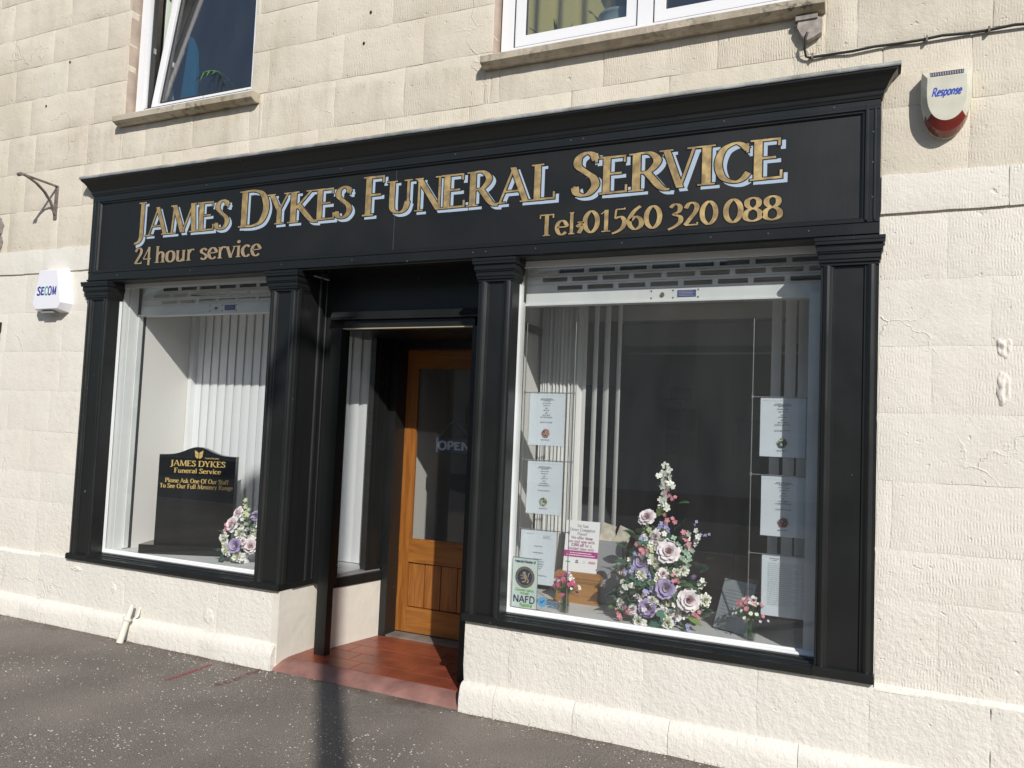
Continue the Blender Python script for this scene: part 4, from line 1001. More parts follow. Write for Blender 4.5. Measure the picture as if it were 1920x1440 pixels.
# left cheek of the doorway: plastered base, side window, black posts
m_ = MB()
def wallquad(m_, a, b, z0, z1, th=.06, mi=0):
    (ax, ay), (bx, by) = a, b; d = Vector((bx-ax, by-ay, 0)).normalized(); n_ = Vector((-d.y, d.x, 0))*th
    vs = [(ax, ay, z0), (bx, by, z0), (bx+n_.x, by+n_.y, z0), (ax+n_.x, ay+n_.y, z0)]
    vs += [(x, y, z1) for x, y, _ in vs]
    m_.add(vs, [(3, 2, 1, 0), (4, 5, 6, 7), (0, 1, 5, 4), (1, 2, 6, 5), (2, 3, 7, 6), (3, 0, 4, 7)], mi)
A_, B_ = (-3.190, .372), (-3.112, .830)
lerp = lambda t_: (A_[0]+(B_[0]-A_[0])*t_, A_[1]+(B_[1]-A_[1])*t_)
wallquad(m_, A_, B_, .02, .432, .10); wallquad(m_, (-3.281, -.002), (-3.283, .373), .0, .468, .05)
m_.box(-3.283, -3.19, .36, .42, .02, .468)
m_.build('plaster_cheek', PLASTER, B)
m_ = MB(); wallquad(m_, (-3.181, .37), (-3.102, .832), .433, .492, .10); m_.build('side_sill_front', BLACK, S)
m_ = MB(); wallquad(m_, (-3.195, .37), (-3.125, .832), .494, .515, .09); m_.build('side_sill', mat('grey sill paint', (.22, .22, .22), .5), S)
m_ = MB(); wallquad(m_, lerp(.66), lerp(1.0), .515, 2.10, .05); m_.build('side_post', BLACK, S)
m_ = MB()
for z0, z1, t0, t1 in ((.56, 2.05, .73, .755), (.56, 2.05, .90, .93)):
    (ax, ay), (bx, by) = lerp(t0), lerp(t1); wallquad(m_, (ax+.006, ay), (bx+.006, by), z0, z1, .02)
m_.build('side_post_bead', BLACK, S)
m_ = MB(); wallquad(m_, (-3.1965, .37), lerp(.68), .515, 2.10, .005); m_.build('side_pane', GLASS, S)
m_ = MB(); m_.box(-3.115, -3.060, .832, .962, .045, 2.10); m_.box(-2.20, -2.10, .86, .962, .045, 2.10); m_.box(-3.06, -2.2, .90, .962, 2.045, 2.10); m_.build('door_frame', BLACK, S)
m_ = MB(); wallquad(m_, (-2.16, .86), (-2.02, .30), .02, 2.10, .06); m_.build('right_cheek', BLACK, S)
# floor of the doorway: step edge, quarry tiles, threshold
m_ = MB(); nn_ = 30; vs = []
for i in range(nn_+1):
    x = -3.283+1.275*i/nn_; d = .004*noise.noise(Vector((x*8, 0, 2)))
    for (y, z) in ((-.035+d, -.01), (-.022+d, .012), (.05+d, .040), (.095, .047), (.13, .047)): vs.append((x, y, z+d*.3))
m_.add(vs, [(i*5+k, (i+1)*5+k, (i+1)*5+k+1, i*5+k+1) for i in range(nn_) for k in range(4)], 0, True); struct(m_.build('step_edge', PINKST))
m_ = MB(); m_.box(-3.29, -2.0, .10, .87, -.02, .0465); fl_ = struct(m_.build('doorway_floor', GROUT))
tz = .0495; ty = .103; row = 0
while ty < .855:
    d = min(.150, .857-ty); tx = -3.285-(.115 if row % 2 else 0)
    while tx < -2.02:
        a, b = max(tx, -3.28), min(tx+.228, -2.02)
        if b-a > .03:
            m_ = MB(); h = tz+rs.uniform(-.0003, .0003); e = .002
            vs = [(a, ty, .03), (b, ty, .03), (b, ty+d-.003, .03), (a, ty+d-.003, .03), (a, ty, h-.002), (b, ty, h-.002), (b, ty+d-.003, h-.002), (a, ty+d-.003, h-.002), (a+e, ty+e, h), (b-e, ty+e, h), (b-e, ty+d-.003-e, h), (a+e, ty+d-.003-e, h)]
            m_.add(vs, [(0, 1, 5, 4), (1, 2, 6, 5), (2, 3, 7, 6), (3, 0, 4, 7), (4, 5, 9, 8), (5, 6, 10, 9), (6, 7, 11, 10), (7, 4, 8, 11), (8, 9, 10, 11)])
            m_.build('quarry_tile', TILE, fl_)
        tx += .231
    ty += .153; row += 1
m_ = MB(); m_.box(-3.12, -2.1, .845, 1.05, .02, .058); struct(m_.build('threshold', CONCR))
# door ---------------------------------------------------------------
DX0, DX1, DY = -3.082, -2.20, .968
m_ = MB(); m_.box(DX0, DX0+.100, DY, DY+.045, .066, 2.042); m_.box(DX1-.1, DX1, DY, DY+.045, .066, 2.042)
door = m_.build('door', OAKV, S)
m_ = MB(); a, b = DX0+.100, DX1-.1
for z0, z1 in ((.066, .236), (.548, .703), (1.922, 2.042)): m_ = MB(); m_.box(a, b, DY+.001, DY+.044, z0, z1); m_.build('door_rail', OAKH, door)
xq = a+.004; kk = 0
while xq < b-.02:
    e = min(xq+.124, b-.004); m_ = MB(); m_.box(xq, e, DY+.014, DY+.035, .242, .542); m_.build('plank', OAKV, door); xq = e+.0065
m_ = MB(); m_.box(a, b, DY+.028, DY+.04, .236, .548); m_.build('plank_gap', mat('dark wood gap', (.018, .008, .004), .8), door)
m_ = MB(); m_.box(a, b, DY+.018, DY+.024, .703, 1.922); m_.build('pane', GLASS, door)
m_ = MB(); frame_bars(a, b, .703, 1.922, .010, DY+.004, DY+.018, m_); m_.build('glazing_bead', OAKV, door)
# hanging sign
sg = thing('open_sign', 'dark blue hanging sign reading OPEN behind the door glass', 'sign', (-2.645, 1.012, 1.31))
m_ = MB(); m_.box(-2.825, -2.535, 1.010, 1.016, 1.325, 1.425); m_.build('board', mat('slate blue board', (.05, .075, .11), .5), sg)
m_ = MB(); put_text(m_, 'OPEN', -2.810, -2.550, 1.345, .058, 1.0092, T=.21, t=.2, serif=False); m_.build('lettering', mat('pale sign letter', (.55, .58, .62), .6), sg)
m_ = MB(); m_.tube([(-2.815, 1.013, 1.425), (-2.69, 1.02, 1.555), (-2.545, 1.013, 1.425)], .0022, 5); m_.build('cord', STEEL, sg)
m_ = MB(); m_.tube([(-2.755, 1.02, 1.545), (-2.625, 1.02, 1.545)], .006, 8); m_.tube([(-2.69, 1.0, 1.556), (-2.69, 1.03, 1.556)], .012, 10); m_.build('sucker_hook', ACRYL, sg)
# hall behind the door
HALLW = mat('hall wall', (.56, .54, .50), .9)
room(-3.10, -1.95, 1.06, 3.6, .04, 2.4, [HALLW, ROOMF, ROOMC], 'hall')
m_ = MB(); m_.box(-2.94, -2.10, 3.52, 3.56, .04, 2.05); m_.build('hall_door', mat('hall inner door', (.20, .17, .14), .7)); struct(bpy.data.objects['hall_door'])
# right display room ---------------------------------------------------
room(-1.93, .9, .78, 4.2, .02, 2.42, [ROOMW, ROOMF, ROOMC], 'office')
m_ = MB(); m_.box(-1.99, -1.93, .20, 1.0, .44, 2.48); m_.box(-.05, .0, .20, .8, .44, 2.48); struct(m_.build('display_cheek', INWALL))
m_ = MB(); m_.box(-1.93, .9, .78, .80, 0, .44); struct(m_.build('deck_riser', ROOMW))
m_ = MB(); m_.box(-1.93, .9, .80, .84, 2.20, 2.47); struct(m_.build('bulkhead', mat('bulkhead paint', (.42, .40, .36), .8)))
m_ = MB(); m_.box(-.03, .9, .80, .82, .02, 2.42); struct(m_.build('office_front_wall', ROOMW))
m_ = MB(); m_.box(-1.93, .9, 2.5, 2.62, 2.24, 2.42); struct(m_.build('ceiling_beam', ROOMC))
m_ = MB(); m_.box(-.62, .15, 4.14, 4.18, .02, 2.0); struct(m_.build('office_door', mat('office door', (.05, .035, .03), .6)))
m_ = MB(); m_.box(-1.93, -1.75, 1.6, 3.9, .02, 1.85); tag(m_.build('office_shelves', mat('dark shelving', (.04, .045, .055), .7)), 'dark shelving standing along the office wall far behind the bouquet', 'shelves')
m_ = MB(); m_.box(-1.25, -1.0, 4.17, 4.19, 1.35, 1.70); tag(m_.build('wall_notice', mat('dim notice', (.16, .17, .24), .8)), 'bluish notice pinned on the far office wall', 'notice')
m_ = MB(); m_.box(-1.92, -1.70, 4.15, 4.19, 1.88, 2.0); tag(m_.build('exit_sign', mat('green exit plate', (.02, .16, .10), .6)), 'small green exit sign high on the far office wall', 'sign')
m_ = MB(); m_.box(-1.1, -.6, 3.0, 3.6, .70, .74); m_.box(-1.08, -1.04, 3.02, 3.58, .02, .70); m_.box(-.66, -.62, 3.02, 3.58, .02, .70); tag(m_.build('desk', mat('desk wood', (.12, .08, .05), .5)), 'wooden desk in the dim office behind the bouquet', 'desk')
m_ = MB(); m_.box(-2.0+.1, .5, 2.44, 2.47, 2.165, 2.178); struct(m_.build('ceiling_trim', mat('white ceiling trim', (.8, .8, .78), .5)))
# office blind: bunched on the left, open strips, a few on the right
YB = .70
bl = [(-1.88+.013*i+rs.uniform(-.003, .003), YB+rs.uniform(-.01, .01), .085, R(72+rs.uniform(-9, 9))) for i in range(19)]
blind('vertical_blind', 'open vertical blind bunched to the left behind the framed notices', bl+[(-1.630, YB, .052, R(-34)), (-1.557, YB, .050, R(-36)), (-1.486, YB, .056, R(-34)), (-1.41, YB, .044, R(-38))], .60, 2.33, BLINDT, (-1.92, -1.0))
blind('vertical_blind', 'three spaced blind strips behind the right hand column of notices', [(-.510, YB, .052, R(3)), (-.436, YB, .058, R(-4)), (-.360, YB, .07, R(2)), (-.285, YB, .06, R(0))], .60, 2.33, BLINDT, (-.95, -.05))
for x in (-1.10, -.62):
    m_ = MB(); m_.lathe([(.0, .004), (.05, .004), (.055, 0), (.055, .02)], (x, .52, 2.452), 20); o = m_.build('downlight', WHITE)
    tag(o, 'round downlight in the window soffit, %s' % ('left of the pair' if x < -1 else 'right of the pair'), 'light', 'soffit downlights')
# cable display with notices --------------------------------------------
YP = .222
def cable_stand(xs, rods, label):
    t_ = thing('cable_display', label, 'display stand', (sum(xs)/2, YP, .525))
    for x in xs: m_ = MB(); m_.tube([(x, YP, .525), (x, YP, 2.11)], .0028, 6); m_.build('cable', STEEL, t_)
    for z in rods:
        m_ = MB(); m_.tube([(xs[0], YP, z), (xs[1], YP, z)], .0028, 6)
        for x in xs: m_.tube([(x, YP, z-.008), (x, YP, z+.008)], .006, 8)
        m_.build('rod', STEEL, t_)
cable_stand((-1.806, -1.512), (1.717, 1.340, .958), 'steel cable display holding the three notices beside the left window edge')
cable_stand((-.565, -.268), (1.717, 1.333, .948), 'steel cable display holding the three notices at the right window edge')
def wreath_mat(name, cols, seed):
    M = mat(name, cols[0], .7); n, l = M.node_tree.nodes, M.node_tree.links; b = n['Principled BSDF']
    geo = [x for x in n if x.type == 'NEW_GEOMETRY'][0]; v = n.new('ShaderNodeTexVoronoi'); v.inputs['Scale'].default_value = 110
    ad = n.new('ShaderNodeVectorMath'); ad.inputs[1].default_value = (seed, 0, 0); l.new(geo.outputs['Position'], ad.inputs[0]); l.new(ad.outputs[0], v.inputs['Vector'])
    r = n.new('ShaderNodeValToRGB'); r.color_ramp.interpolation = 'CONSTANT'
    sp_ = n.new('ShaderNodeSeparateColor'); l.new(v.outputs['Color'], sp_.inputs[0]); l.new(sp_.outputs[0], r.inputs[0])
    els = r.color_ramp.elements; els[0].color = cols[0]+(1,); els[1].position = .25; els[1].color = cols[1]+(1,)
    for p_, c in ((.5, cols[2]), (.75, cols[3])): e = els.new(p_); e.color = c+(1,)
    l.new(r.outputs[0], b.inputs['Base Color']); return M
WR = [wreath_mat('pink wreath print', ((.35, .08, .08), (.5, .35, .25), (.06, .08, .04), (.45, .2, .18)), 1), wreath_mat('white wreath print', ((.55, .52, .35), (.10, .12, .05), (.4, .33, .1), (.6, .6, .5)), 5),
      wreath_mat('green wreath print', ((.06, .09, .05), (.5, .5, .38), (.12, .15, .08), (.02, .03, .03)), 9), wreath_mat('red wreath print', ((.30, .07, .06), (.42, .30, .22), (.08, .07, .05), (.25, .12, .12)), 14)]
def notice(xc, ztop, w, h, kind, label, wr=None, tilt=0., y=YP):
    t_ = thing('paper_notice', label, 'notice', (xc, y, ztop), rot=(R(tilt), 0, 0))
    # local: x across, z down from top
    nseg = 6; m_ = MB(); vs = []
    for k in range(nseg+1):
        for i in (0, 1): vs.append((-w/2+w*i, .0035+.002*math.sin(k*.9+xc*5), -h*k/nseg))
    m_.add(vs, [(2*k+2, 2*k+3, 2*k+1, 2*k) for k in range(nseg)], 0, True); m_.build('sheet', PAPER, t_, local=True)
    m_ = MB(); m_.box(-w/2-.006, w/2+.006, -.003, -.001, -h-.006, .004); m_.box(-w/2-.006, w/2+.006, .0065, .0085, -h-.006, .004); m_.build('acrylic_pocket', ACRYL, t_, local=True)
    m_ = MB(); r_ = random.Random(int(xc*1000)+int(ztop*100))
    def dash(x0, x1, z, t0=.0016, mi=0):
        x = x0
        while x < x1:
            e = min(x1, x+r_.uniform(.006, .016)); m_.add([(x, -.0002, z), (e, -.0002, z), (e, -.0002, z+t0*2), (x, -.0002, z+t0*2)], [(0, 1, 2, 3)], mi); x = e+.003
    if kind == 'a':
        for z, hw in ((-.030, .035), (-.036, .042), (-.042, .022), (-.055, .026), (-.068, .020), (-.083, .008), (-.094, .018), (-.108, .008), (-.120, .022), (-.132, .036), (-.160, .036)): dash(-hw, hw, z)
        dash(-.024, .024, -h+.03); m_.add([(-w/2+.01, -.0001, -.012), (w/2-.01, -.0001, -.012), (w/2-.01, -.0001, -.0126), (-w/2+.01, -.0001, -.0126)], [(0, 1, 2, 3)], 1)
    elif kind == 'b':
        dash(-.07, -.03, -.02, mi=1); dash(.03, .075, -.026, mi=1); dash(.03, .07, -.033, mi=1); dash(.03, .08, -.04, mi=1)
        for z, a_, b_ in ((-.085, -.02, .03), (-.12, -.025, .035), (-.155, -.02, .03), (-.167, -.02, .04), (-.18, .0, .04), (-.192, 0, .035), (-.204, 0, .03), (-.242, .0, .06)): dash(a_, b_, z)
    else:
        dash(-.075, -.03, -.022); dash(-.06, -.04, -.03)
        for i in range(21): dash(mi=1, t0=.0011, x0=-.082, x1=.06-.03*(i % 3 == 2), z=-.045-i*.0098)
        for i in range(0, 21, 2): dash(.075, .088, -.045-i*.0098, .0011, 1)
    m_.build('print', [GREYINK, GREYINK2], t_, local=True)
    if wr is not None:
        m_ = MB(); zc = -h*.765; q = []
        for k in range(28): a = 2*math.pi*k/28; rr_ = .0235*(1+.06*math.sin(k*5)); q.append((rr_*math.cos(a), -.0004, zc+rr_*math.sin(a)))
        m_.add(q, [tuple(range(28))]); m_.build('wreath_picture', WR[wr], t_, local=True)
    return t_
grp = None
notice(-1.669, 1.712, .208, .288, 'a', 'white notice with a pink wreath picture, topmost in the left column', 0, -1.5)
notice(-1.667, 1.334, .208, .288, 'a', 'white notice with a white wreath picture, middle of the left column', 1, -1.5)
notice(-1.692, .952, .208, .290, 'b', 'white letter without a wreath, lowest in the left column behind the lion sticker', None, -1.5)
notice(-.420, 1.712, .212, .288, 'a', 'white notice with a green wreath picture, topmost in the right column', 2)
notice(-.408, 1.328, .212, .290, 'a', 'white notice with a red wreath picture, middle of the right column', 3)
notice(-.392, .950, .222, .296, 'c', 'white price list of close printed lines, lowest in the right column', None)
# leaning acrylic leaflet
t_ = thing('leaflet_holder', 'clear acrylic leaflet holder leaning on the deck behind the right vase', 'leaflet holder', (-.672, .318, .527), rot=(R(-20), 0, R(-29)))
m_ = MB(); m_.box(-.105, .105, -.002, 0, 0, .285); m_.box(-.105, .105, .006, .008, 0, .285); m_.box(-.108, .108, -.003, .06, 0, .003); m_.build('acrylic_sheet', ACRYL, t_, local=True)
m_ = MB(); m_.box(-.098, .098, .002, .004, .005, .262); m_.build('leaflet', mat('grey leaflet', (.42, .44, .45), .6), t_, local=True)
m_ = MB()
for i in range(9): m_.box(-.08, .03-.02*(i % 2), .0012, .0018, .07+i*.017, .0725+i*.017)
for x0, x1, z0, z1 in ((.04, .085, .18, .184), (.04, .085, .232, .236), (.04, .044, .184, .232), (.081, .085, .184, .232)): m_.box(x0, x1, .0012, .0018, z0, z1)
m_.build('print', GREYINK, t_, local=True)
# window sticker with roundel
t_ = thing('window_sticker', 'pale green window sticker with a navy lion roundel in the lower left pane corner', 'sticker', (-1.720, .1265, .545))
m_ = MB(); nz_ = 8; vs = []
for k in range(nz_+1):
    for x in (-.0745, .0745): vs.append((x, .001+.004*(k/nz_-.5)**2*4*.5, .268*k/nz_))
m_.add(vs, [(2*k, 2*k+1, 2*k+3, 2*k+2) for k in range(nz_)], 0, True); m_.build('sheet', mat('pale mint sticker', (.56, .66, .62), .5), t_, local=True)
m_ = MB(); frame_bars(-.0755, .0755, -.001, .269, .0022, -.0015, -.0005, m_); m_.build('border', GREYINK, t_, local=True)
def disc(m_, cx, cz, r_, y, mi=0, n=32): m_.add([(cx+r_*math.cos(2*math.pi*k/n), y, cz+r_*math.sin(2*math.pi*k/n)) for k in range(n)], [tuple(range(n))], mi)
m_ = MB(); disc(m_, 0, .165, .057, -.0010, 0); disc(m_, 0, .165, .0425, -.0014, 1)
lion = [[(-.008, .012), (.004, .018), (.014, .008), (.012, -.006), (.004, -.012), (-.006, -.006)],            # body
        [(-.012, .016), (-.016, .022), (-.010, .031), (.000, .032), (.006, .026), (.006, .016), (-.004, .012)],  # head
        [(-.008, .010), (-.022, .012), (-.027, .018), (-.024, .007), (-.012, .004)], [(-.006, .002), (-.020, -.004), (-.026, -.002), (-.020, -.010), (-.004, -.004)],  # forelegs
        [(.006, -.006), (-.002, -.018), (-.016, -.020), (-.018, -.027), (.000, -.026), (.012, -.012)], [(.010, -.004), (.018, -.014), (.010, -.026), (.020, -.030), (.026, -.014), (.016, -.002)],  # hind legs
        [(.012, .000), (.022, .006), (.024, .020), (.030, .026), (.022, .028), (.018, .018), (.018, .008)]]   # tail
for i, q in enumerate(lion): m_.add([(x, -.0018-i*.0001, .163+z) for x, z in q], [tuple(range(len(q)))], 2)
m_.build('roundel', [mat('bronze ring print', (.15, .13, .08), .5), mat('navy roundel print', (.012, .022, .085), .5), mat('gold lion print', (.34, .27, .14), .5)], t_, local=True)
m_ = MB(); put_text(m_, 'Inspected Member of', -.062, .062, .243, .013, -.0015, T=.15, t=.13, serif=False, seg=3)
put_text(m_, 'NAFD', -.066, .064, .030, .036, -.0015, T=.13, t=.12, serif=False); m_.build('lettering', NAVY, t_, local=True)
m_ = MB(); put_text(m_, 'Resolve', -.024, .050, .010, .017, -.0017, T=.17, t=.15, serif=False, seg=3)
put_text(m_, 'Consumer redress', -.055, .058, .091, .013, -.0015, T=.14, t=.13, serif=False, seg=3); put_text(m_, 'through', -.022, .028, .075, .012, -.0015, T=.14, t=.13, serif=False, seg=3); m_.build('green_lettering', GREENINK, t_, local=True)
# blue tick sticker
t_ = thing('tick_sticker', 'light blue round tick sticker with blue stripes low on the right window pane', 'sticker', (-1.615, .1262, .590))
m_ = MB(); m_.add([(.0255*(1+.06*(k % 2))*math.cos(2*math.pi*k/36), -.0005, .0+.0265*(1+.06*(k % 2))*math.sin(2*math.pi*k/36)) for k in range(36)], [tuple(range(36))]); m_.build('badge', mat('sky blue print', (.12, .40, .66), .5), t_, local=True)
m_ = MB(); m_.add([(x, -.001, z) for x, z in ((-.013, .002), (-.008, .007), (-.003, .001), (.012, .014), (.016, .010), (-.003, -.010))], [(0, 1, 2, 5), (2, 3, 4, 5)]); m_.build('tick', mat('deep blue print', (.01, .10, .40), .5), t_, local=True)
m_ = MB(); m_.box(.030, .092, -.0008, -.0003, .002, .010); m_.box(.034, .094, -.0008, -.0003, -.012, -.006); m_.box(.034, .082, -.0008, -.0003, -.026, -.018); m_.build('stripe', mat('steel blue print', (.10, .24, .42), .5), t_, local=True)
# oak casket with a standing card
t_ = thing('ashes_casket', 'small light oak ashes casket with moulded lid behind the left vase', 'casket', (-1.556, .50, .525))
def steps(prof, name, mt):
    m_ = MB()
    for z0, z1, ex in prof: m_.box(-.132-ex, .132+ex, -.005-ex*.6, .165+ex*.6, z0, z1)
    return m_.build(name, mt, t_, local=True)
steps([(0, .012, .004), (.012, .020, -.002), (.020, .118, -.006), (.118, .126, .0), (.126, .140, .005)], 'box', CASK); steps([(.142, .158, .010), (.158, .168, .004), (.168, .174, -.006)], 'lid', CASK)
t_ = thing('price_card', 'white standing card with a magenta band on top of the oak casket', 'card', (-1.548, .515, .700), rot=(R(-9), 0, R(2)))
m_ = MB(); m_.box(-.102, .102, 0, .003, 0, .292); m_.build('card', mat('white card', (.80, .80, .80), .55), t_, local=True)
m_ = MB(); m_.box(-.1022, .1022, -.0006, .0, .083, .119); m_.build('magenta_band', MAGENTA, t_, local=True)
kw = dict(T=.14, t=.085, seg=3)
m_ = MB()
for s, hw, z in (('No fuss', .034, .255), ('Direct Cremation', .078, .232), ('Plans?', .030, .209)): put_text(m_, s, -hw, hw, z, .0165, -.0006, **kw)
m_.build('heading', GREYINK, t_, local=True)
m_ = MB()
for s, hw, z in (('We offer these', .066, .186), ('too and now with', .080, .165), ('limited time only', .078, .124)): put_text(m_, s, -hw, hw, z, .0165, -.0006, **kw)
put_text(m_, 'for a', .022, .062, .1445, .0165, -.0006, **kw)
m_.build('offer_text', PURPINK, t_, local=True)
m_ = MB(); put_text(m_, '\u00a3200 off', -.062, .016, .1445, .0165, -.0006, T=.2, t=.12, seg=3); m_.build('offer_price', PURPINK, t_, local=True)
m_ = MB(); rr_ = random.Random(4)
for z, hw in ((.104, .066), (.092, .086)):
    x = -hw
    while x < hw: e = min(hw, x+rr_.uniform(.004, .014)); m_.add([(x, -.001, z), (e, -.001, z), (e, -.001, z+.005), (x, -.001, z+.005)], [(0, 1, 2, 3)]); x = e+.003
m_.build('band_print', WHITEINK, t_, local=True)
m_ = MB(); put_text(m_, 'choice', .046, .090, .052, .016, -.0006, T=.15, t=.12, serif=False, shear=.2, seg=3); m_.build('red_logo', REDINK, t_, local=True)
m_ = MB(); m_.add([(x, -.0006, z) for x, z in ((-.030, .062), (-.024, .068), (-.016, .068), (-.011, .062), (-.014, .058), (-.027, .058))], [tuple(range(6))]); m_.box(-.031, -.010, -.0007, -.0002, .049, .056); m_.build('black_logo', GREYINK, t_, local=True)
m_ = MB(); m_.box(-.088, -.060, -.0007, -.0002, .051, .057); m_.build('green_logo', TEAL, t_, local=True)
m_ = MB(); frame_bars(.016, .030, .050, .064, .002, -.0007, -.0002, m_); m_.build('grey_logo', GREYINK2, t_, local=True)
# grey storage box with patterned cards behind the card
t_ = thing('card_box', 'grey box holding cream patterned cards behind the white card', 'box', (-1.395, .60, .525))
m_ = MB(); m_.box(-.085, .085, -.04, .04, 0, .36); m_.build('box', mat('grey board', (.30, .31, .32), .7), t_, local=True)
for a, x, h in ((-14, -.045, .46), (5, .0, .42), (-20, .035, .45)):
    m_ = MB(); M_ = Matrix.Translation((x, 0, .28)) @ Matrix.Rotation(R(-a), 4, 'Y'); m_.box(-.04, .04, -.002+x*.2, .002+x*.2, 0, h-.28, 0, M_); m_.build('card', mat('cream marbled card', (.62, .56, .45), .6, var=.3, vscale=30), t_, local=True)

# flowers ---------------------------------------------------------------
def petal(mb, L, W, a0, a1, phi, lift=0., r0=.0, cup=.3, mi=0, nv=4, nu=3, ruf=0., seed=0.):
    """one petal: starts at radius r0 round +Z, tilts from a0 to a1 (degrees from the axis)"""
    vs = []; x, z = r0, lift; c_, s_ = math.cos(phi), math.sin(phi)
    for j in range(nv+1):
        t_ = j/nv; a = R(a0+(a1-a0)*t_)
        if j: x += L/nv*math.sin(a); z += L/nv*math.cos(a)
        w = W*.5*(math.sin(math.pi*(.12+.72*t_))**.75)
        for i in range(nu+1):
            u = 2*i/nu-1; inx = cup*w*u*u; rz = ruf*L*math.sin(u*4+seed*9+t_*3)*t_
            px_, py_ = x-inx*math.cos(a)*.9, u*w; pz = z+inx*math.sin(a)*.9+rz
            vs.append((px_*c_-py_*s_, px_*s_+py_*c_, pz))
    W1 = nu+1; mb.add(vs, [(j*W1+i, j*W1+i+1, (j+1)*W1+i+1, (j+1)*W1+i) for j in range(nv) for i in range(nu)], mi, True)
def rose(r, rd, layers=((7, 1.10, 1.15, 45, 105), (6, .95, 1.05, 28, 78), (5, .80, .95, 12, 45), (4, .66, .8, 2, 18), (3, .55, .6, -6, -4)), split=3):
    mb = MB()
    for li, (n_, L, W, a0, a1) in enumerate(layers):
        p0 = rd.uniform(0, 6)
        for k in range(n_): petal(mb, r*L*rd.uniform(.92, 1.06), r*W, a0+rd.uniform(-5, 5), a1+rd.uniform(-9, 9), p0+2*math.pi*k/n_+rd.uniform(-.12, .12), lift=.05*r*li, r0=r*(.20-.035*li), cup=.34, mi=0 if li < split else 1, ruf=.03, seed=rd.random())
    return mb
def peony(r, rd):
    mb = MB()
    for li, (n_, L, W, a0, a1) in enumerate(((10, 1.1, .55, 50, 105), (9, 1.0, .5, 32, 80), (8, .85, .45, 18, 50), (7, .7, .4, 5, 22))):
        for k in range(n_): petal(mb, r*L*rd.uniform(.85, 1.1), r*W, a0+rd.uniform(-8, 8), a1+rd.uniform(-14, 14), 2*math.pi*k/n_+li*.4+rd.uniform(-.2, .2), lift=.06*r*li, r0=r*.12, cup=.3, mi=0 if li < 3 else 1, ruf=.07, seed=rd.random())
    return mb
def blossom(mb, r, M, rd, n_=5, mi=0, cmi=1):
    q = MB()
    for k in range(n_): petal(q, r, r*.85, 55, 92+rd.uniform(-15, 15), 2*math.pi*k/n_+rd.uniform(-.15, .15), r0=r*.08, cup=.25, mi=mi, nv=2, nu=2, ruf=.05, seed=rd.random())
    q.lathe([(.14*r, .05*r), (.14*r, .2*r), (.0, .28*r)], (0, 0, 0), 6, cmi); mb.merge(q, M)
def face(p, nrm, roll=0., s=1.):
    q = Vector(nrm).normalized().to_track_quat('Z', 'Y').to_matrix().to_4x4(); return Matrix.Translation(p) @ q @ Matrix.Rotation(roll, 4, 'Z') @ Matrix.Scale(s, 4)
FM = dict(pink=mat('blush petal', (.84, .76, .78), .6), pinkc=mat('rose centre petal', (.68, .45, .48), .6), pur=mat('violet petal', (.42, .34, .55), .6), purp=mat('pale violet petal', (.56, .49, .62), .6),
          wh=mat('cream petal', (.80, .81, .72), .6), whg=mat('ivory petal centre', (.70, .68, .45), .6), yel=mat('greenish yellow centre', (.45, .42, .12), .6), cor=mat('coral pink petal', (.62, .22, .26), .6),
          lav=mat('lavender petal', (.36, .35, .60), .6), lime=mat('pale lime petal', (.50, .55, .32), .6), mint=mat('mint petal', (.36, .50, .36), .6), stem=mat('flower stem', (.06, .12, .04), .6))
fr = random.Random(21)
MESH = {'rose': [rose(1., fr).mesh('rose', [FM['pink'], FM['pinkc']]) for _ in range(3)],
        'lisianthus': [rose(1., fr, ((6, 1.1, 1.3, 35, 85), (5, .95, 1.1, 22, 50), (4, .7, .8, 8, 26), (6, .45, .25, 20, 40)), 3).mesh('lisianthus', [FM['pur'], FM['yel']]) for _ in range(2)],
        'peony': [peony(1., fr).mesh('peony', [FM['wh'], FM['whg']]) for _ in range(2)],
        'rosebud': [rose(1., fr, ((5, 1.2, .95, 22, 10), (4, 1.1, .8, 12, 0), (3, 1.0, .6, 2, -8)), 3).mesh('rosebud', [FM['wh'], FM['wh']])],
        'tulip_bud': [rose(1., fr, ((5, 1.5, .9, 22, -2), (4, 1.35, .8, 12, -6)), 3).mesh('tulip_bud', [FM['pur'], FM['pur']])],
        'leaf': [], 'ivy_leaf': []}
for W in (.42, .5, .6):
    m_ = MB(); leaf_mesh(m_, 1., W, 0, .22, .55, None, 6); MESH['leaf'].append(m_.mesh('leaf', [GREEN1]))
m_ = MB(); leaf_mesh(m_, 1., .5, 0, .2, .5); MESH['leaf'].append(m_.mesh('leaf', [GREEN3])); 
m_ = MB()
for a in (-55, 0, 55): leaf_mesh(m_, 1. if a == 0 else .75, .55, 0, .15, .3, Matrix.Rotation(R(a), 4, 'Z'), 4)
MESH['ivy_leaf'].append(m_.mesh('ivy_leaf', [GREEN2]))
def cluster(name, parent, pts, r, mt, cm, n_=5, spread=.6, axis=None):
    m_ = MB()
    for p in pts:
        d = Vector((fr.uniform(-1, 1)*spread, -1, fr.uniform(-.3, 1)*spread)); blossom(m_, r*fr.uniform(.8, 1.15), face(p, d, fr.uniform(0, 6)), fr, n_, 0, 1)
    return m_.build(name, [mt, cm], parent, local=True)

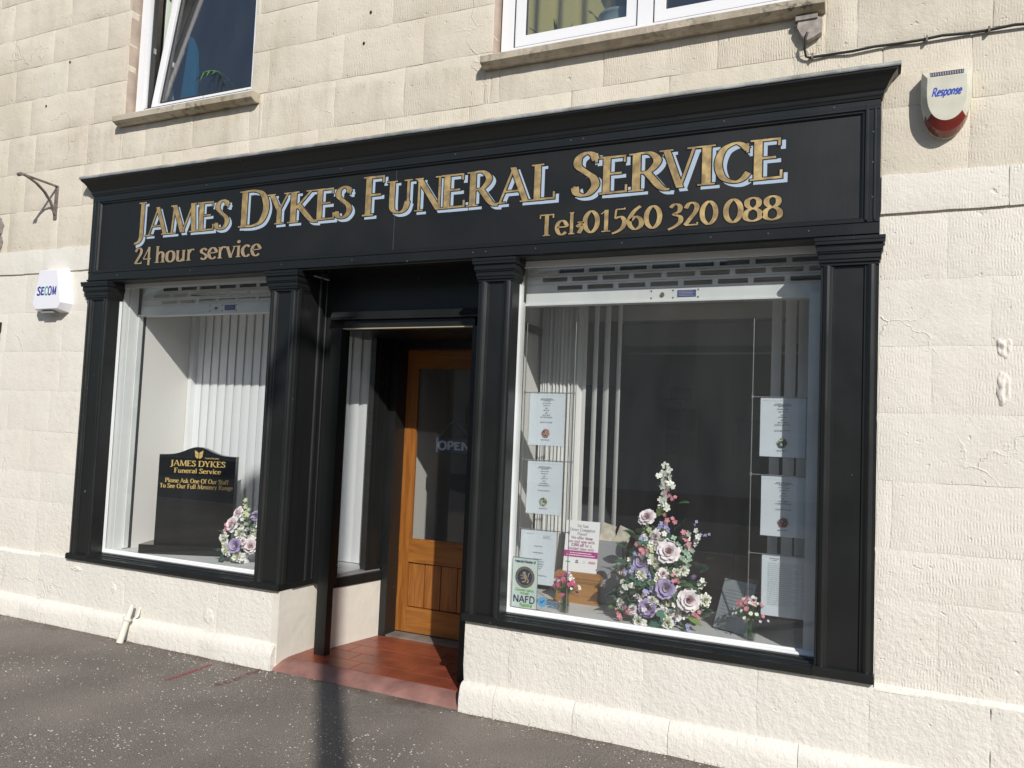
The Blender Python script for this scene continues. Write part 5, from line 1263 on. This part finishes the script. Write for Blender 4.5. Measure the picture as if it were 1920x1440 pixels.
def bouquet(name, label, loc, items, scale, core_, base):
    """items: (kind, x, z, y, r, dirx, dirz); x,z,y local metres"""
    t_ = thing(name, label, 'flowers', loc)
    cx_, cz_ = core_
    for it in items:
        kind, x, z, y, r_ = it[:5]; nd = it[5] if len(it) > 5 else None
        d = Vector(nd) if nd else Vector(((x-cx_)*2.6, -1, (z-cz_)*1.6+.15))
        me = fr.choice(MESH[kind]); link_copy(me, kind, t_, face((x, y, z), d, fr.uniform(0, 6), r_))
        m_ = MB(); m_.tube([(x, y, z), (x*.55+cx_*.45, .03, z*.5+.05), (cx_, .02, .08)], .0022, 4); 
        m_.build('stem', FM['stem'], t_, local=True)
    return t_
# big arrangement; local origin on the deck
BX, BY, BZ = -1.052, .36, .525
K = 1/423.   # metres per enlarged pixel of the source at that depth is folded into these design numbers
def q(X, Yp): return ((X-520)*.000585, (1330-Yp)*.000655)
big = []
def addf(kind, X, Yp, dia, y, nd=None):
    x, z = q(X, Yp); big.append((kind, x, max(z, .02), y, dia*.000255, nd) if nd else (kind, x, max(z, .02), y, dia*.000255))
addf('rose', 425, 510, 160, -.03); addf('rose', 230, 975, 175, -.06, (-1.2, -.8, .1)); addf('rose', 660, 752, 200, -.11); addf('rose', 850, 1095, 195, -.13)
addf('lisianthus', 425, 860, 150, -.10); addf('lisianthus', 655, 1030, 170, -.14); addf('lisianthus', 510, 1190, 160, -.15); addf('tulip_bud', 850, 950, 95, -.07, (.9, -.5, .8))
addf('peony', 655, 1135, 215, -.10); addf('peony', 680, 1280, 130, -.15); addf('peony', 965, 1105, 130, -.06); addf('peony', 340, 1075, 105, -.09); addf('peony', 430, 1335, 120, -.15)
addf('peony', 560, 1060, 110, -.11); addf('peony', 780, 890, 110, -.08); addf('peony', 330, 880, 120, -.06); addf('rosebud', 760, 1220, 70, -.15); addf('peony', 560, 700, 100, -.06); addf('rosebud', 420, 1100, 75, -.15); addf('rosebud', 360, 995, 50, -.11); addf('rosebud', 575, 1000, 55, -.14)
bq = bouquet('flower_arrangement', 'tall silk flower arrangement with roses and a white delphinium spike in the right window', (BX, BY, BZ), big, 1, (0, .18), None)
def pts(l_, y, jit=.012): return [Vector((q(X, Yp)[0]+fr.uniform(-jit, jit)*.3, y+fr.uniform(-jit, jit), q(X, Yp)[1])) for X, Yp in l_]
sp_ = [(575, 75), (600, 112), (550, 140), (612, 165), (560, 195), (622, 218), (545, 245), (598, 252), (560, 298), (594, 335), (550, 352), (592, 388), (545, 402), (600, 412), (575, 225), (578, 140), (570, 330), (575, 380), (530, 160), (640, 240)]
cluster('delphinium_spike', bq, pts(sp_, -.03, .02), .019, FM['wh'], FM['lime'], 5, .9)
m_ = MB(); m_.tube([(q(575, 70)[0], -.02, q(575, 70)[1]), (q(590, 420)[0], -.01, q(590, 420)[1]), (0, .02, .1)], .004, 6); m_.build('stem', FM['stem'], bq, local=True)
cluster('snapdragon_spike', bq, pts([(455, 560), (430, 605), (490, 635), (440, 685), (508, 690), (520, 745), (562, 742), (548, 800), (470, 590), (415, 640), (480, 720), (575, 790), (500, 800), (530, 830)], -.10, .02), .017, FM['lime'], FM['yel'], 5, .9)
cluster('pink_sprig', bq, pts([(600, 285), (640, 310), (682, 320), (660, 335)], -.06), .012, FM['cor'], FM['pink'], 5)
cluster('pink_sprig', bq, pts([(585, 470), (620, 510), (655, 495), (676, 520), (600, 530)], -.05), .013, FM['cor'], FM['pink'], 5)
cluster('pink_sprig', bq, pts([(380, 710), (420, 750), (460, 740), (410, 785), (400, 730), (440, 770)], -.12), .013, FM['cor'], FM['pink'], 5)
cluster('pink_sprig', bq, pts([(770, 590), (790, 640), (760, 615), (820, 680)], -.07), .014, FM['cor'], FM['wh'], 5)
cluster('pink_sprig', bq, pts([(715, 915), (742, 950), (770, 965), (725, 960)], -.15), .012, FM['cor'], FM['pink'], 5)
cluster('pink_sprig', bq, pts([(215, 1240), (250, 1280), (310, 1225), (352, 1250), (270, 1298), (235, 1265), (330, 1240)], -.15), .013, FM['cor'], FM['wh'], 5)
cluster('pink_sprig', bq, pts([(900, 1195), (940, 1230), (945, 1185), (925, 1210)], -.12), .012, FM['cor'], FM['wh'], 5)
cluster('lavender_sprig', bq, pts([(560, 540), (612, 560), (520, 605), (600, 610), (575, 580), (545, 570), (625, 590)], -.06), .015, FM['lav'], FM['purp'], 4)
cluster('lavender_sprig', bq, pts([(470, 940), (510, 930), (500, 970), (450, 965), (530, 955), (480, 915), (545, 985)], -.13), .014, FM['lav'], FM['purp'], 4)
cluster('lavender_sprig', bq, pts([(720, 1190), (740, 1290), (870, 1310), (735, 1260), (880, 1330), (860, 1290)], -.15), .011, FM['lav'], FM['purp'], 4)
cluster('lavender_sprig', bq, pts([(870, 505), (862, 530), (905, 605), (930, 612), (958, 604), (985, 598), (895, 630), (930, 840)], -.03), .008, FM['lav'], FM['pur'], 4)
cluster('hydrangea_head', bq, pts([(570, 880), (610, 870), (590, 910), (630, 900), (560, 910), (640, 930), (600, 940), (655, 885), (680, 920)], -.12, .02), .018, FM['mint'], FM['wh'], 4)
cluster('hydrangea_head', bq, pts([(790, 740), (820, 770), (770, 790), (800, 810), (840, 800), (750, 820), (780, 850), (820, 840), (730, 690), (760, 720), (700, 640)], -.08, .02), .015, FM['mint'], GREEN3, 4)
cluster('white_spray', bq, pts([(860, 578), (822, 600), (882, 640), (868, 690), (850, 732), (800, 700), (835, 720), (870, 660), (890, 620), (810, 640)], -.05, .02), .015, FM['wh'], FM['lime'], 5)
cluster('white_spray', bq, pts([(940, 950), (965, 975), (920, 980), (950, 1000), (320, 1060), (330, 1090), (350, 830), (310, 830), (370, 800), (290, 850)], -.07, .02), .016, FM['wh'], FM['lime'], 5)
cluster('white_spray', bq, pts([(400, 1300), (455, 1340), (480, 1310), (420, 1360), (640, 1340), (600, 1290), (690, 1330)], -.15, .01), .018, FM['wh'], FM['lime'], 5)
for (X, Yp, L, kind, y, a) in ((690, 380, .065, 'leaf', -.02, 75), (690, 590, .05, 'leaf', -.07, 40), (620, 640, .05, 'leaf', -.08, -20), (730, 545, .05, 'ivy_leaf', -.04, 40), (745, 660, .05, 'ivy_leaf', -.06, 60), (890, 860, .06, 'ivy_leaf', -.05, 70),
                               (410, 1010, .05, 'ivy_leaf', -.12, -60), (490, 1030, .05, 'ivy_leaf', -.13, 10), (230, 1200, .065, 'leaf', -.12, -80), (330, 1160, .05, 'ivy_leaf', -.13, -30), (400, 1190, .05, 'ivy_leaf', -.14, 200),
                               (580, 1280, .05, 'ivy_leaf', -.15, 180), (800, 1290, .08, 'leaf', -.13, 150), (850, 1225, .07, 'leaf', -.12, 110), (770, 1000, .07, 'leaf', -.12, 80), (700, 870, .07, 'leaf', -.08, 60), (300, 905, .08, 'leaf', -.05, -70),
                               (270, 1110, .10, 'leaf', -.06, -100), (520, 490, .06, 'leaf', -.03, 20), (565, 480, .05, 'leaf', -.03, -15), (350, 700, .07, 'leaf', -.06, -40), (250, 800, .07, 'leaf', -.03, -50), (320, 680, .07, 'leaf', 0, -60),
                               (640, 1200, .05, 'ivy_leaf', -.16, 170), (900, 1010, .06, 'leaf', -.07, 60), (760, 1080, .06, 'leaf', -.11, 120), (480, 1110, .06, 'leaf', -.11, 240), (200, 1150, .06, 'ivy_leaf', -.05, -90), (560, 1240, .05, 'leaf', -.15, 200),
                               (960, 800, .05, 'leaf', -.02, 70), (930, 900, .05, 'ivy_leaf', -.03, 40), (440, 640, .06, 'leaf', -.05, -30), (700, 1330, .07, 'leaf', -.13, 190), (330, 1290, .07, 'leaf', -.10, 250)):
    x, z = q(X, Yp); ar = R(a); d = Vector((math.sin(ar), -.45, math.cos(ar)))
    M_ = Matrix.Translation((x, y, max(z, .012))) @ d.to_track_quat('Y', 'Z').to_matrix().to_4x4() @ Matrix.Rotation(fr.uniform(-.7, .7), 4, 'Y') @ Matrix.Scale(L*1.25, 4)
    link_copy(fr.choice(MESH[kind]), kind, bq, M_)
# small filler blooms over the whole cone
for i in range(74):
    h = .06+.40*fr.random()**1.15; wd = .245*(1-h/.60); x = wd*fr.uniform(-1, 1); y = -.05-.11*(1-h/.55)*(1-(x/.22)**2)+fr.uniform(-.02, .02)
    kd = fr.choice(('peony', 'peony', 'rosebud', 'rose', 'rosebud')); link_copy(fr.choice(MESH[kd]), kd, bq, face((x, y, h), (x*4+fr.uniform(-.4, .4), -1, fr.uniform(-.2, .8)), fr.uniform(0, 6), fr.uniform(.018, .030)))
for i in range(120):
    h = .03+.42*fr.random(); wd = .27*(1-h/.62); x = wd*fr.uniform(-1.05, 1.05); y = -.04-.10*(1-h/.55)*(1-(x/.25)**2)+fr.uniform(-.02, .02); d = Vector((x*6+fr.uniform(-.6, .6), -.6, fr.uniform(-.5, 1)))
    kd = fr.choice(('leaf', 'ivy_leaf', 'leaf')); link_copy(fr.choice(MESH[kd]), kd, bq, Matrix.Translation((x, y, h)) @ d.to_track_quat('Y', 'Z').to_matrix().to_4x4() @ Matrix.Rotation(fr.uniform(-.6, .6), 4, 'Y') @ Matrix.Scale(fr.uniform(.05, .085), 4))
for i in range(12):
    h = .08+.36*fr.random(); wd = .2*(1-h/.60); cx2 = wd*fr.uniform(-1, 1); y = -.07-.09*(1-h/.55); mt_, cm_ = fr.choice(((FM['wh'], FM['lime']), (FM['pink'], FM['cor']), (FM['lav'], FM['wh']), (FM['wh'], FM['yel'])))
    cluster('filler_sprig', bq, [Vector((cx2+fr.gauss(0, .02), y+fr.gauss(0, .015), h+fr.gauss(0, .022))) for _ in range(9)], .014, mt_, cm_, 5, .8)
# dark inner foliage that fills the heart of the arrangement
m_ = MB()
for i in range(420):
    u = fr.random(); hgt = .02+.40*u; rad = .235*(1-u)**.6*fr.uniform(.25, .95)+.01; a = fr.uniform(0, 6.28)
    p = Vector((rad*math.cos(a), rad*.62*math.sin(a)-.01, hgt)); d = Vector((math.cos(a), math.sin(a), fr.uniform(-.4, .9)))
    leaf_mesh(m_, fr.uniform(.035, .065), fr.uniform(.016, .03), fr.choice((0, 0, 1)), .2, .5, Matrix.Translation(p) @ d.to_track_quat('Y', 'Z').to_matrix().to_4x4(), 3)
o = m_.build('inner_foliage', [GREEN1, GREEN2], bq, local=True); o['kind'] = 'stuff'
m_ = MB(); m_.lathe([(0, 0), (.07, 0), (.075, .02), (.09, .06), (.085, .06), (0, .05)], (0, .01, 0), 20); m_.build('bowl', mat('grey flower bowl', (.30, .30, .30), .4), bq, local=True)

# smaller arrangement in the left window
def p2(X, Yp): return ((X-1000)*.00060, (1310-Yp)*.00066)
sm = []
for kind, X, Yp, dia, y, nd in (('rose', 955, 815, 130, 0, None), ('rose', 965, 925, 170, -.05, None), ('rosebud', 1130, 915, 95, -.02, None), ('peony', 1085, 1010, 150, -.05, None), ('peony', 860, 1085, 130, -.05, None), ('peony', 955, 1165, 165, -.08, None), ('lisianthus', 1085, 1120, 150, -.09, (.1, -1, .1)), ('peony', 1095, 1225, 150, -.07, None), ('lisianthus', 1185, 830, 110, .02, None), ('peony', 1240, 1000, 150, .0, None), ('rose', 1230, 1120, 160, -.04, None)):
    x, z = p2(X, Yp); sm.append((kind, x, z, y, dia*.00028)+((nd,) if nd else ()))
bs = bouquet('flower_arrangement', 'smaller silk flower arrangement with roses beside the headstone in the left window', (-3.955, .36, .525), sm, 1, (.06, .15), None)
def pts2(l_, y): return [Vector((p2(X, Yp)[0], y+fr.uniform(-.015, .015), p2(X, Yp)[1])) for X, Yp in l_]
cluster('cream_spike', bs, pts2([(1060, 670), (1035, 710), (1085, 705), (1060, 740), (1030, 770), (1090, 770), (1060, 800), (1035, 825), (1095, 820), (1075, 840)], .0), .016, FM['lime'], FM['wh'], 5, .9)
cluster('pink_sprig', bs, pts2([(795, 975), (815, 940), (830, 920), (790, 1000)], -.02), .014, FM['cor'], FM['lime'], 5)
cluster('white_spray', bs, pts2([(745, 1060), (765, 1080), (800, 1030), (980, 1060), (1000, 1040), (820, 1190), (815, 1215), (1040, 870), (1060, 890)], -.03), .013, FM['wh'], FM['lime'], 5)
for (X, Yp, L, kind, y, a) in ((880, 960, .05, 'leaf', 0, -60), (800, 1040, .06, 'ivy_leaf', 0, -70), (850, 1010, .06, 'leaf', .01, -40), (1120, 1040, .06, 'leaf', -.03, 60), (870, 1240, .07, 'ivy_leaf', -.07, 200), (845, 1190, .06, 'ivy_leaf', -.06, -90), (1010, 1200, .05, 'leaf', -.07, 170), (930, 1030, .06, 'leaf', -.02, -50), (1000, 1010, .06, 'leaf', -.01, 10), (1150, 1150, .06, 'leaf', -.05, 90), (900, 1230, .06, 'leaf', -.06, 220), (780, 1080, .05, 'leaf', .02, -90), (1130, 870, .06, 'leaf', .02, 40), (1180, 950, .06, 'leaf', 0, 80)):
    x, z = p2(X, Yp); ar = R(a); d = Vector((math.sin(ar), -.45, math.cos(ar)))
    link_copy(fr.choice(MESH[kind]), kind, bs, Matrix.Translation((x, y, max(z, .01))) @ d.to_track_quat('Y', 'Z').to_matrix().to_4x4() @ Matrix.Scale(L*1.25, 4))
for i in range(16):
    h = .05+.22*fr.random(); x = .06+.11*fr.uniform(-1, 1)*(1-h/.42); y = -.05+fr.uniform(-.03, .02); kd = fr.choice(('peony', 'rosebud', 'rosebud', 'rose'))
    link_copy(fr.choice(MESH[kd]), kd, bs, face((x, y, h), ((x-.06)*5, -1, .3), fr.uniform(0, 6), fr.uniform(.013, .022)))
m_ = MB()
for i in range(120):
    u = fr.random(); hgt = .05+.24*u; rad = .12*(1-u)**.6*fr.uniform(.3, 1); a = fr.uniform(0, 6.28); p = Vector((.06+rad*math.cos(a), rad*.6*math.sin(a), hgt)); d = Vector((math.cos(a), math.sin(a), fr.uniform(-.4, .9)))
    leaf_mesh(m_, fr.uniform(.035, .06), fr.uniform(.016, .028), fr.choice((0, 0, 1)), .2, .5, Matrix.Translation(p) @ d.to_track_quat('Y', 'Z').to_matrix().to_4x4(), 3)
o = m_.build('inner_foliage', [GREEN1, GREEN2], bs, local=True); o['kind'] = 'stuff'
m_ = MB(); m_.lathe([(0, 0), (.035, 0), (.03, .012), (.018, .025), (.03, .04), (.07, .075), (.066, .075), (0, .05)], (.05, .0, 0), 20); m_.build('footed_bowl', mat('white footed bowl', (.7, .7, .7), .3), bs, local=True)

# two little glass vases
VG = glass('vase glass', (.88, .93, .91), 1.5, 0, 1.4); WAT = glass('vase water', (.80, .84, .74), 1.33)
def vase(label, loc, seed, hot):
    t_ = thing('glass_vase', label, 'vase', loc, 'little vases of wild flowers'); rv = random.Random(seed)
    m_ = MB(); m_.lathe([(0, .002), (.024, .002), (.026, .01), (.025, .05), (.021, .085), (.023, .108), (.021, .108), (.019, .085), (.0225, .05), (.0225, .012), (0, .010)], (0, 0, 0), 18); m_.build('vase', VG, t_, local=True)
    m_ = MB(); m_.lathe([(0, .0105), (.0215, .0115), (.0215, .052), (0, .052)], (0, 0, 0), 14); m_.build('water', WAT, t_, local=True)
    st = MB(); lf = MB(); fl = [MB() for _ in range(3)]
    for i in range(58):
        a = rv.uniform(0, 6.28); sp2 = rv.uniform(.1, 1); r_ = .088*sp2; hgt = .20-.085*sp2*sp2+rv.uniform(-.025, .02)
        tip = Vector((r_*math.cos(a), r_*.7*math.sin(a), hgt)); st.tube([(rv.uniform(-.012, .012), rv.uniform(-.012, .012), .015), (tip.x*.18, tip.y*.18, .10), tip], .0012, 4)
        d = Vector((tip.x*9, tip.y*5-.6, .6)); k = rv.choice((0, 0, 1, 1, 2))
        blossom(fl[k], rv.uniform(.006, .010) if k != 0 else rv.uniform(.009, .014), face(tip, d, rv.uniform(0, 6)), rv, rv.choice((5, 6, 7)), 0, 1)
    for i in range(40):
        a = rv.uniform(0, 6.28); d = Vector((math.cos(a), .7*math.sin(a), rv.uniform(.0, .9))); leaf_mesh(lf, rv.uniform(.05, .095), .009, rv.choice((0, 1)), .2, .9, Matrix.Translation((0, 0, .10)) @ d.to_track_quat('Y', 'Z').to_matrix().to_4x4(), 4)
    st.build('stems', FM['stem'], t_, local=True); lf.build('leaves', [GREEN1, GREEN3], t_, local=True)
    fl[0].build('pink_flowers', [mat('hot pink petal', (.48, .06, .17), .6) if hot else FM['cor'], FM['yel']], t_, local=True)
    fl[1].build('pale_flowers', [FM['wh'], FM['lime']], t_, local=True); fl[2].build('lilac_flowers', [FM['purp'], FM['pink']], t_, local=True)
vase('little glass vase of hot pink and cream flowers in front of the oak casket', (-1.530, .245, .525), 4, True)
vase('little glass vase of coral and white flowers at the right end of the deck', (-.551, .225, .525), 8, False)

# ================================================================== WALL FITTINGS
# white alarm box, faceted
a_ = thing('alarm_box', 'white tapered alarm box with blue lettering on the wall left of the shop', 'alarm', (-5.56, WALL, 2.40))
f = [(-.098, .135), (.098, .135), (.155, -.105), (.125, -.150), (-.125, -.150), (-.155, -.105)]
bk = [(-.118, .165), (.122, .165), (.178, -.108), (.142, -.172), (-.142, -.172), (-.178, -.108)]
m_ = MB(); vs = [(x, -.088, z) for x, z in f]+[(x, .004, z) for x, z in bk]
m_.add(vs, [tuple(range(5, -1, -1))][:0]+[(5, 4, 3, 2, 1, 0)]+[(i, (i+1) % 6, 6+(i+1) % 6, 6+i) for i in range(6)]); cs = m_.build('case', mat('white alarm plastic', (.80, .80, .84), .4, bevel=.006), a_, local=True)
m_ = MB(); m_.box(-.075, .055, -.070, -.02, -.178, -.160); m_.build('sounder_grille', mat('grey grille', (.25, .25, .27), .6), a_, local=True)
m_ = MB(); kw = dict(T=.19, t=.17, serif=False, shear=.06); m2 = MB()
for ch, x, w, mm in (('S', -.110, .040, m_), ('E', -.068, .040, m_), ('C', -.026, .036, m2), ('O', .011, .042, m_), ('M', .058, .046, m_)):
    g0, g1 = dict(EXT, O=(.0, .80), S=(-.02, .52))[ch]; put_glyph(mm, ch, x-g0*w/(g1-g0), -.048, w/(g1-g0), .062, -.0892-.0003*(ch in 'OM'), **kw)
m_.build('blue_lettering', mat('royal blue print', (.012, .03, .28), .5), a_, local=True); m2.build('green_letter', TEAL, a_, local=True)
# cream siren box, shield shaped
a_ = thing('siren_box', 'cream shield shaped siren box with a red lens on the wall right of the sign', 'alarm', (.257, WALL, 3.03))
def shield(w, zt, zb, n=22):
    out = [(-w, zt)]
    for k in range(n+1):
        a = math.pi*k/n; out.append((-w*1.02*math.cos(a)*(1 if True else 1), zt-.055-(zt-.055-zb)*(math.sin(a)**.72)))
    out.append((w, zt)); return out
def shell(m_, lo, hi, y0, y1, mi=0, cap=True):
    n_ = len(lo); vs = [(x, y0, z) for x, z in lo]+[(x, y1, z) for x, z in hi]
    m_.add(vs, [(i, (i+1) % n_, n_+(i+1) % n_, n_+i) for i in range(n_)], mi, True)
    if cap: m_.add([(x, y1, z) for x, z in hi], [tuple(range(n_-1, -1, -1))][:0]+[tuple(range(n_))], mi)
m_ = MB(); s0 = shield(.098, .118, -.170); s1 = shield(.096, .119, -.152); s2 = shield(.076, .084, -.112)
shell(m_, s0, s1, .004, -.060, 0, False)
def part_shell(m_, A, Bq, y0, y1, ok):
    n_ = len(A)
    for i in range(n_):
        j = (i+1) % n_; zc = (A[i][1]+A[j][1])/2
        if ok(zc, (A[i][0]+A[j][0])/2): m_.add([(A[i][0], y0, A[i][1]), (A[j][0], y0, A[j][1]), (Bq[j][0], y1, Bq[j][1]), (Bq[i][0], y1, Bq[i][1])], [(0, 1, 2, 3)], 0, True)
part_shell(m_, s1, s2, -.060, -.082, lambda z, x: z > -.088)
m_.add([(x, -.082, z) for x, z in s2], [tuple(range(len(s2)))])
case = m_.build('case', CREAMP, a_, local=True)
m_ = MB(); s1b = shield(.0965, .1195, -.1530); part_shell(m_, s1b, s2, -.0606, -.0822, lambda z, x: z <= -.088); part_shell(m_, shield(.0986, .118, -.1705), s1b, -.02, -.0606, lambda z, x: z <= -.088); m_.build('red_lens', REDLENS, a_, local=True)
m_ = MB(); m_.add([(-.064, -.0812, .089), (.064, -.0812, .089), (.066, -.0645, .114), (-.066, -.0645, .114)], [(0, 1, 2, 3)]); m_.build('solar_strip', mat('dark solar cell', (.08, .07, .09), .25), a_, local=True)
m_ = MB()
for k in range(14): x = -.063+k*.0094; m_.add([(x, -.0816, .090), (x+.002, -.0816, .090), (x+.002, -.0650, .113), (x, -.0650, .113)], [(0, 1, 2, 3)])
m_.build('cell_line', GREYINK2, a_, local=True)
m_ = MB(); put_text(m_, 'Response', -.060, .054, -.001, .036, -.0826, T=.19, t=.16, serif=False, shear=.22); m_.build('lettering', mat('mid blue print', (.015, .06, .42), .5), a_, local=True)
# wrought iron bracket
a_ = thing('iron_bracket', 'old curved wrought iron sign bracket fixed on the wall left of the sign', 'bracket', (-5.655, WALL, 3.08))
def bar(pts_, w, t_, name):
    m_ = MB(); pts_ = [Vector(p) for p in pts_]; n_ = len(pts_); vs = []
    for i, p in enumerate(pts_):
        d = (pts_[min(i+1, n_-1)]-pts_[max(i-1, 0)]).normalized(); nn2 = Vector((1, 0, 0)).cross(d).normalized()
        for (a, b) in ((-1, -1), (1, -1), (1, 1), (-1, 1)): vs.append(p+Vector((1, 0, 0))*a*w/2+nn2*b*t_/2)
    m_.add(vs, [(i*4+k, i*4+(k+1) % 4, (i+1)*4+(k+1) % 4, (i+1)*4+k) for i in range(n_-1) for k in range(4)]+[(3, 2, 1, 0), tuple((n_-1)*4+k for k in range(4))]); return m_.build(name, IRON, a_, local=True)
bar([(0, -.004, .12), (0, -.004, -.135)], .034, .008, 'wall_plate'); bar([(0, -.004, .118), (0, -.285, .130)], .022, .010, 'top_arm')
bar([(0, -.008, -.105), (0, -.022, -.06), (0, -.052, -.005), (0, -.10, .05), (0, -.165, .095), (0, -.235, .122), (0, -.285, .130)], .026, .008, 'curved_stay')
m_ = MB(); m_.tube([(-.016, -.293, .122), (.016, -.293, .122)], .014, 12); m_.build('scroll_end', IRON, a_, local=True)
m_ = MB(); m_.tube([(0, -.004, -.088), (0, -.022, -.088)], .007, 8); m_.tube([(0, -.004, .095), (0, -.016, .095)], .006, 8); m_.build('bolt', IRON, a_, local=True)
# junction box and cable
a_ = thing('junction_box', 'painted over grey junction box under the corner of the wide upstairs sill', 'junction box', (-.318, WALL, 3.455))
m_ = MB(); m_.prism([(-.045, .045), (-.052, .010), (-.030, -.035), (-.004, -.060), (.022, -.050), (.058, -.030), (.060, .040), (.03, .052)], -.038, .004, 'y'); m_.build('body', mat('dirty painted box', (.38, .33, .29), .7, var=.4, vscale=30, bump=.6, bscale=50, bevel=.004), a_, local=True)
m_ = MB(); m_.box(-.058, .040, -.046, .0, .040, .060); m_.tube([(-.062, -.02, .03), (-.042, -.02, .03)], .011, 10); m_.build('cap', mat('grey box cap', (.28, .25, .23), .7, var=.4, vscale=30), a_, local=True)
m_ = MB(); p0 = [(-.322, -.012, 3.43), (-.330, -.02, 3.40), (-.334, -.006, 3.355), (-.328, .012, 3.325), (-.31, .014, 3.318)]
n_ = 24; p1 = [(-.31+2.2*i/n_, .016+.004*math.sin(i*1.9), 3.318+.010*math.sin(min(1, i/9)*1.57)-.020*max(0, i/n_-.2)+.003*math.sin(i*2.3)) for i in range(1, n_)]
m_.tube(p0+p1, .0062, 6); o = m_.build('cable', CABLE); tag(o, 'thin black cable running from the junction box to the right along the wall', 'cable')
m_ = MB()
for x in (-.30, .18, .42): m_.box(x-.004, x+.004, .002, .026, 3.311, 3.335)
o = m_.build('cable_clip', IRON, o)
# stub waste pipe
a_ = thing('waste_pipe', 'short white painted waste pipe angled out of the plinth left of the door', 'pipe', (-4.485, -.05, .0))
m_ = MB(); m_.tube([(.018, -.004, .245), (.016, -.016, .20), (.010, -.032, .145), (-.010, -.058, .004)], [.016, .017, .020, .022], 14); m_.build('pipe', PLASTER, a_, local=True)
m_ = MB(); m_.tube([(.0125, -.026, .160), (.010, -.032, .146)], .029, 14); m_.build('collar', PLASTER, a_, local=True)
m_ = MB()
for k in range(5): m_.tube([(.030+.003*k, .045, .215+.006*(k % 2)), (.036+.003*k, .030, .185-.01*(k % 3)), (.030+.003*k, .022, .155)], .0035, 5)
m_.build('frayed_wrap', PLASTER, a_, local=True)
# near-black patch with a ragged right side at the far left
m_ = MB(); m_.prism([(-6.50, 2.172), (-6.188, 2.174), (-6.190, 2.10), (-6.200, 2.08), (-6.196, 2.04), (-6.206, 2.00), (-6.200, 1.955), (-6.50, 1.955)], WALL-.008, WALL+.01, 'y'); tag(m_.build('wall_mark', mat('dark plaque', (.025, .017, .016), .6)), 'dark ragged wall mark cut by the left edge of the picture', 'mark')

# tall post across the pavement whose shadow crosses the doorway (behind the viewer)
a_ = thing('lamp_post', 'tall grey street lamp post standing at the kerb', 'lamp post', (1.90, -6.05, -.01))
m_ = MB(); m_.tube([(0, 0, 0), (0, 0, 1.2), (0, 0, 1.25), (0, 0, 7.6)], [.085, .085, .078, .072], 16); m_.build('column', mat('grey post paint', (.18, .19, .19), .5), a_, local=True)
m_ = MB(); m_.tube([(0, 0, 7.5), (.1, -.5, 7.8), (.2, -1.1, 7.85)], .04, 10); m_.build('arm', MATS['grey post paint'], a_, local=True)
m_ = MB(); m_.box(.05, .35, -1.6, -1.05, 7.78, 7.9); m_.build('lamp_head', MATS['grey post paint'], a_, local=True)
# terraced houses across the road, seen only as reflections
HW = [mat('grey rendered house', (.58, .56, .52), .85, var=.2, vscale=2), mat('red sandstone house', (.50, .42, .36), .85, var=.25, vscale=3), mat('white rendered house', (.62, .60, .57), .85, var=.15, vscale=2)]
SLATE = mat('slate roof', (.07, .075, .085), .7, var=.3, vscale=6); WG = mat('curtained house window', (.36, .36, .36), .5)
for i, (x0, x1, h, c) in enumerate(((-30, -20.5, 5.6, 0), (-20.5, -12, 6.2, 1), (-12, -3.5, 5.4, 2), (-3.5, 4, 6.0, 0), (4, 12, 5.6, 1), (12, 22, 5.8, 2))):
    a_ = thing('terraced_house', '%s terraced house across the road, %s' % (('grey rendered', 'red sandstone', 'white rendered')[c], ('far left end', 'second from the left', 'third from the left', 'fourth from the left', 'second from the right', 'far right end')[i]), 'house', ((x0+x1)/2, -19, -.12), 'houses across the road')
    m_ = MB(); m_.box(x0, x1, -26, -19, -.12, h); m_.build('wall', HW[c], a_)
    m_ = MB(); m_.prism([(-18.7, h), (-22.5, h+2.0), (-26.3, h)], x0, x1, 'x'); rf = m_.build('roof', SLATE, a_)
    m_ = MB(); m_.box(x1-1.0, x1-.2, -23, -22, h+1.2, h+2.9); m_.build('chimney', HW[c], rf)
    for k in range(3):
        for z in (.9, 3.6):
            xx = x0+1.2+k*(x1-x0-2.4-1.0)/2; m_ = MB(); frame_bars(xx, xx+1.0, z, z+1.5, .08, -18.97, -18.90, m_); m_.box(xx+.08, xx+.92, -18.97, -18.92, z+.71, z+.79); wf = m_.build('window', HW[c], a_)
            m_ = MB(); m_.box(xx+.06, xx+.94, -18.99, -18.94, z+.06, z+1.44); m_.build('pane', WG, wf)
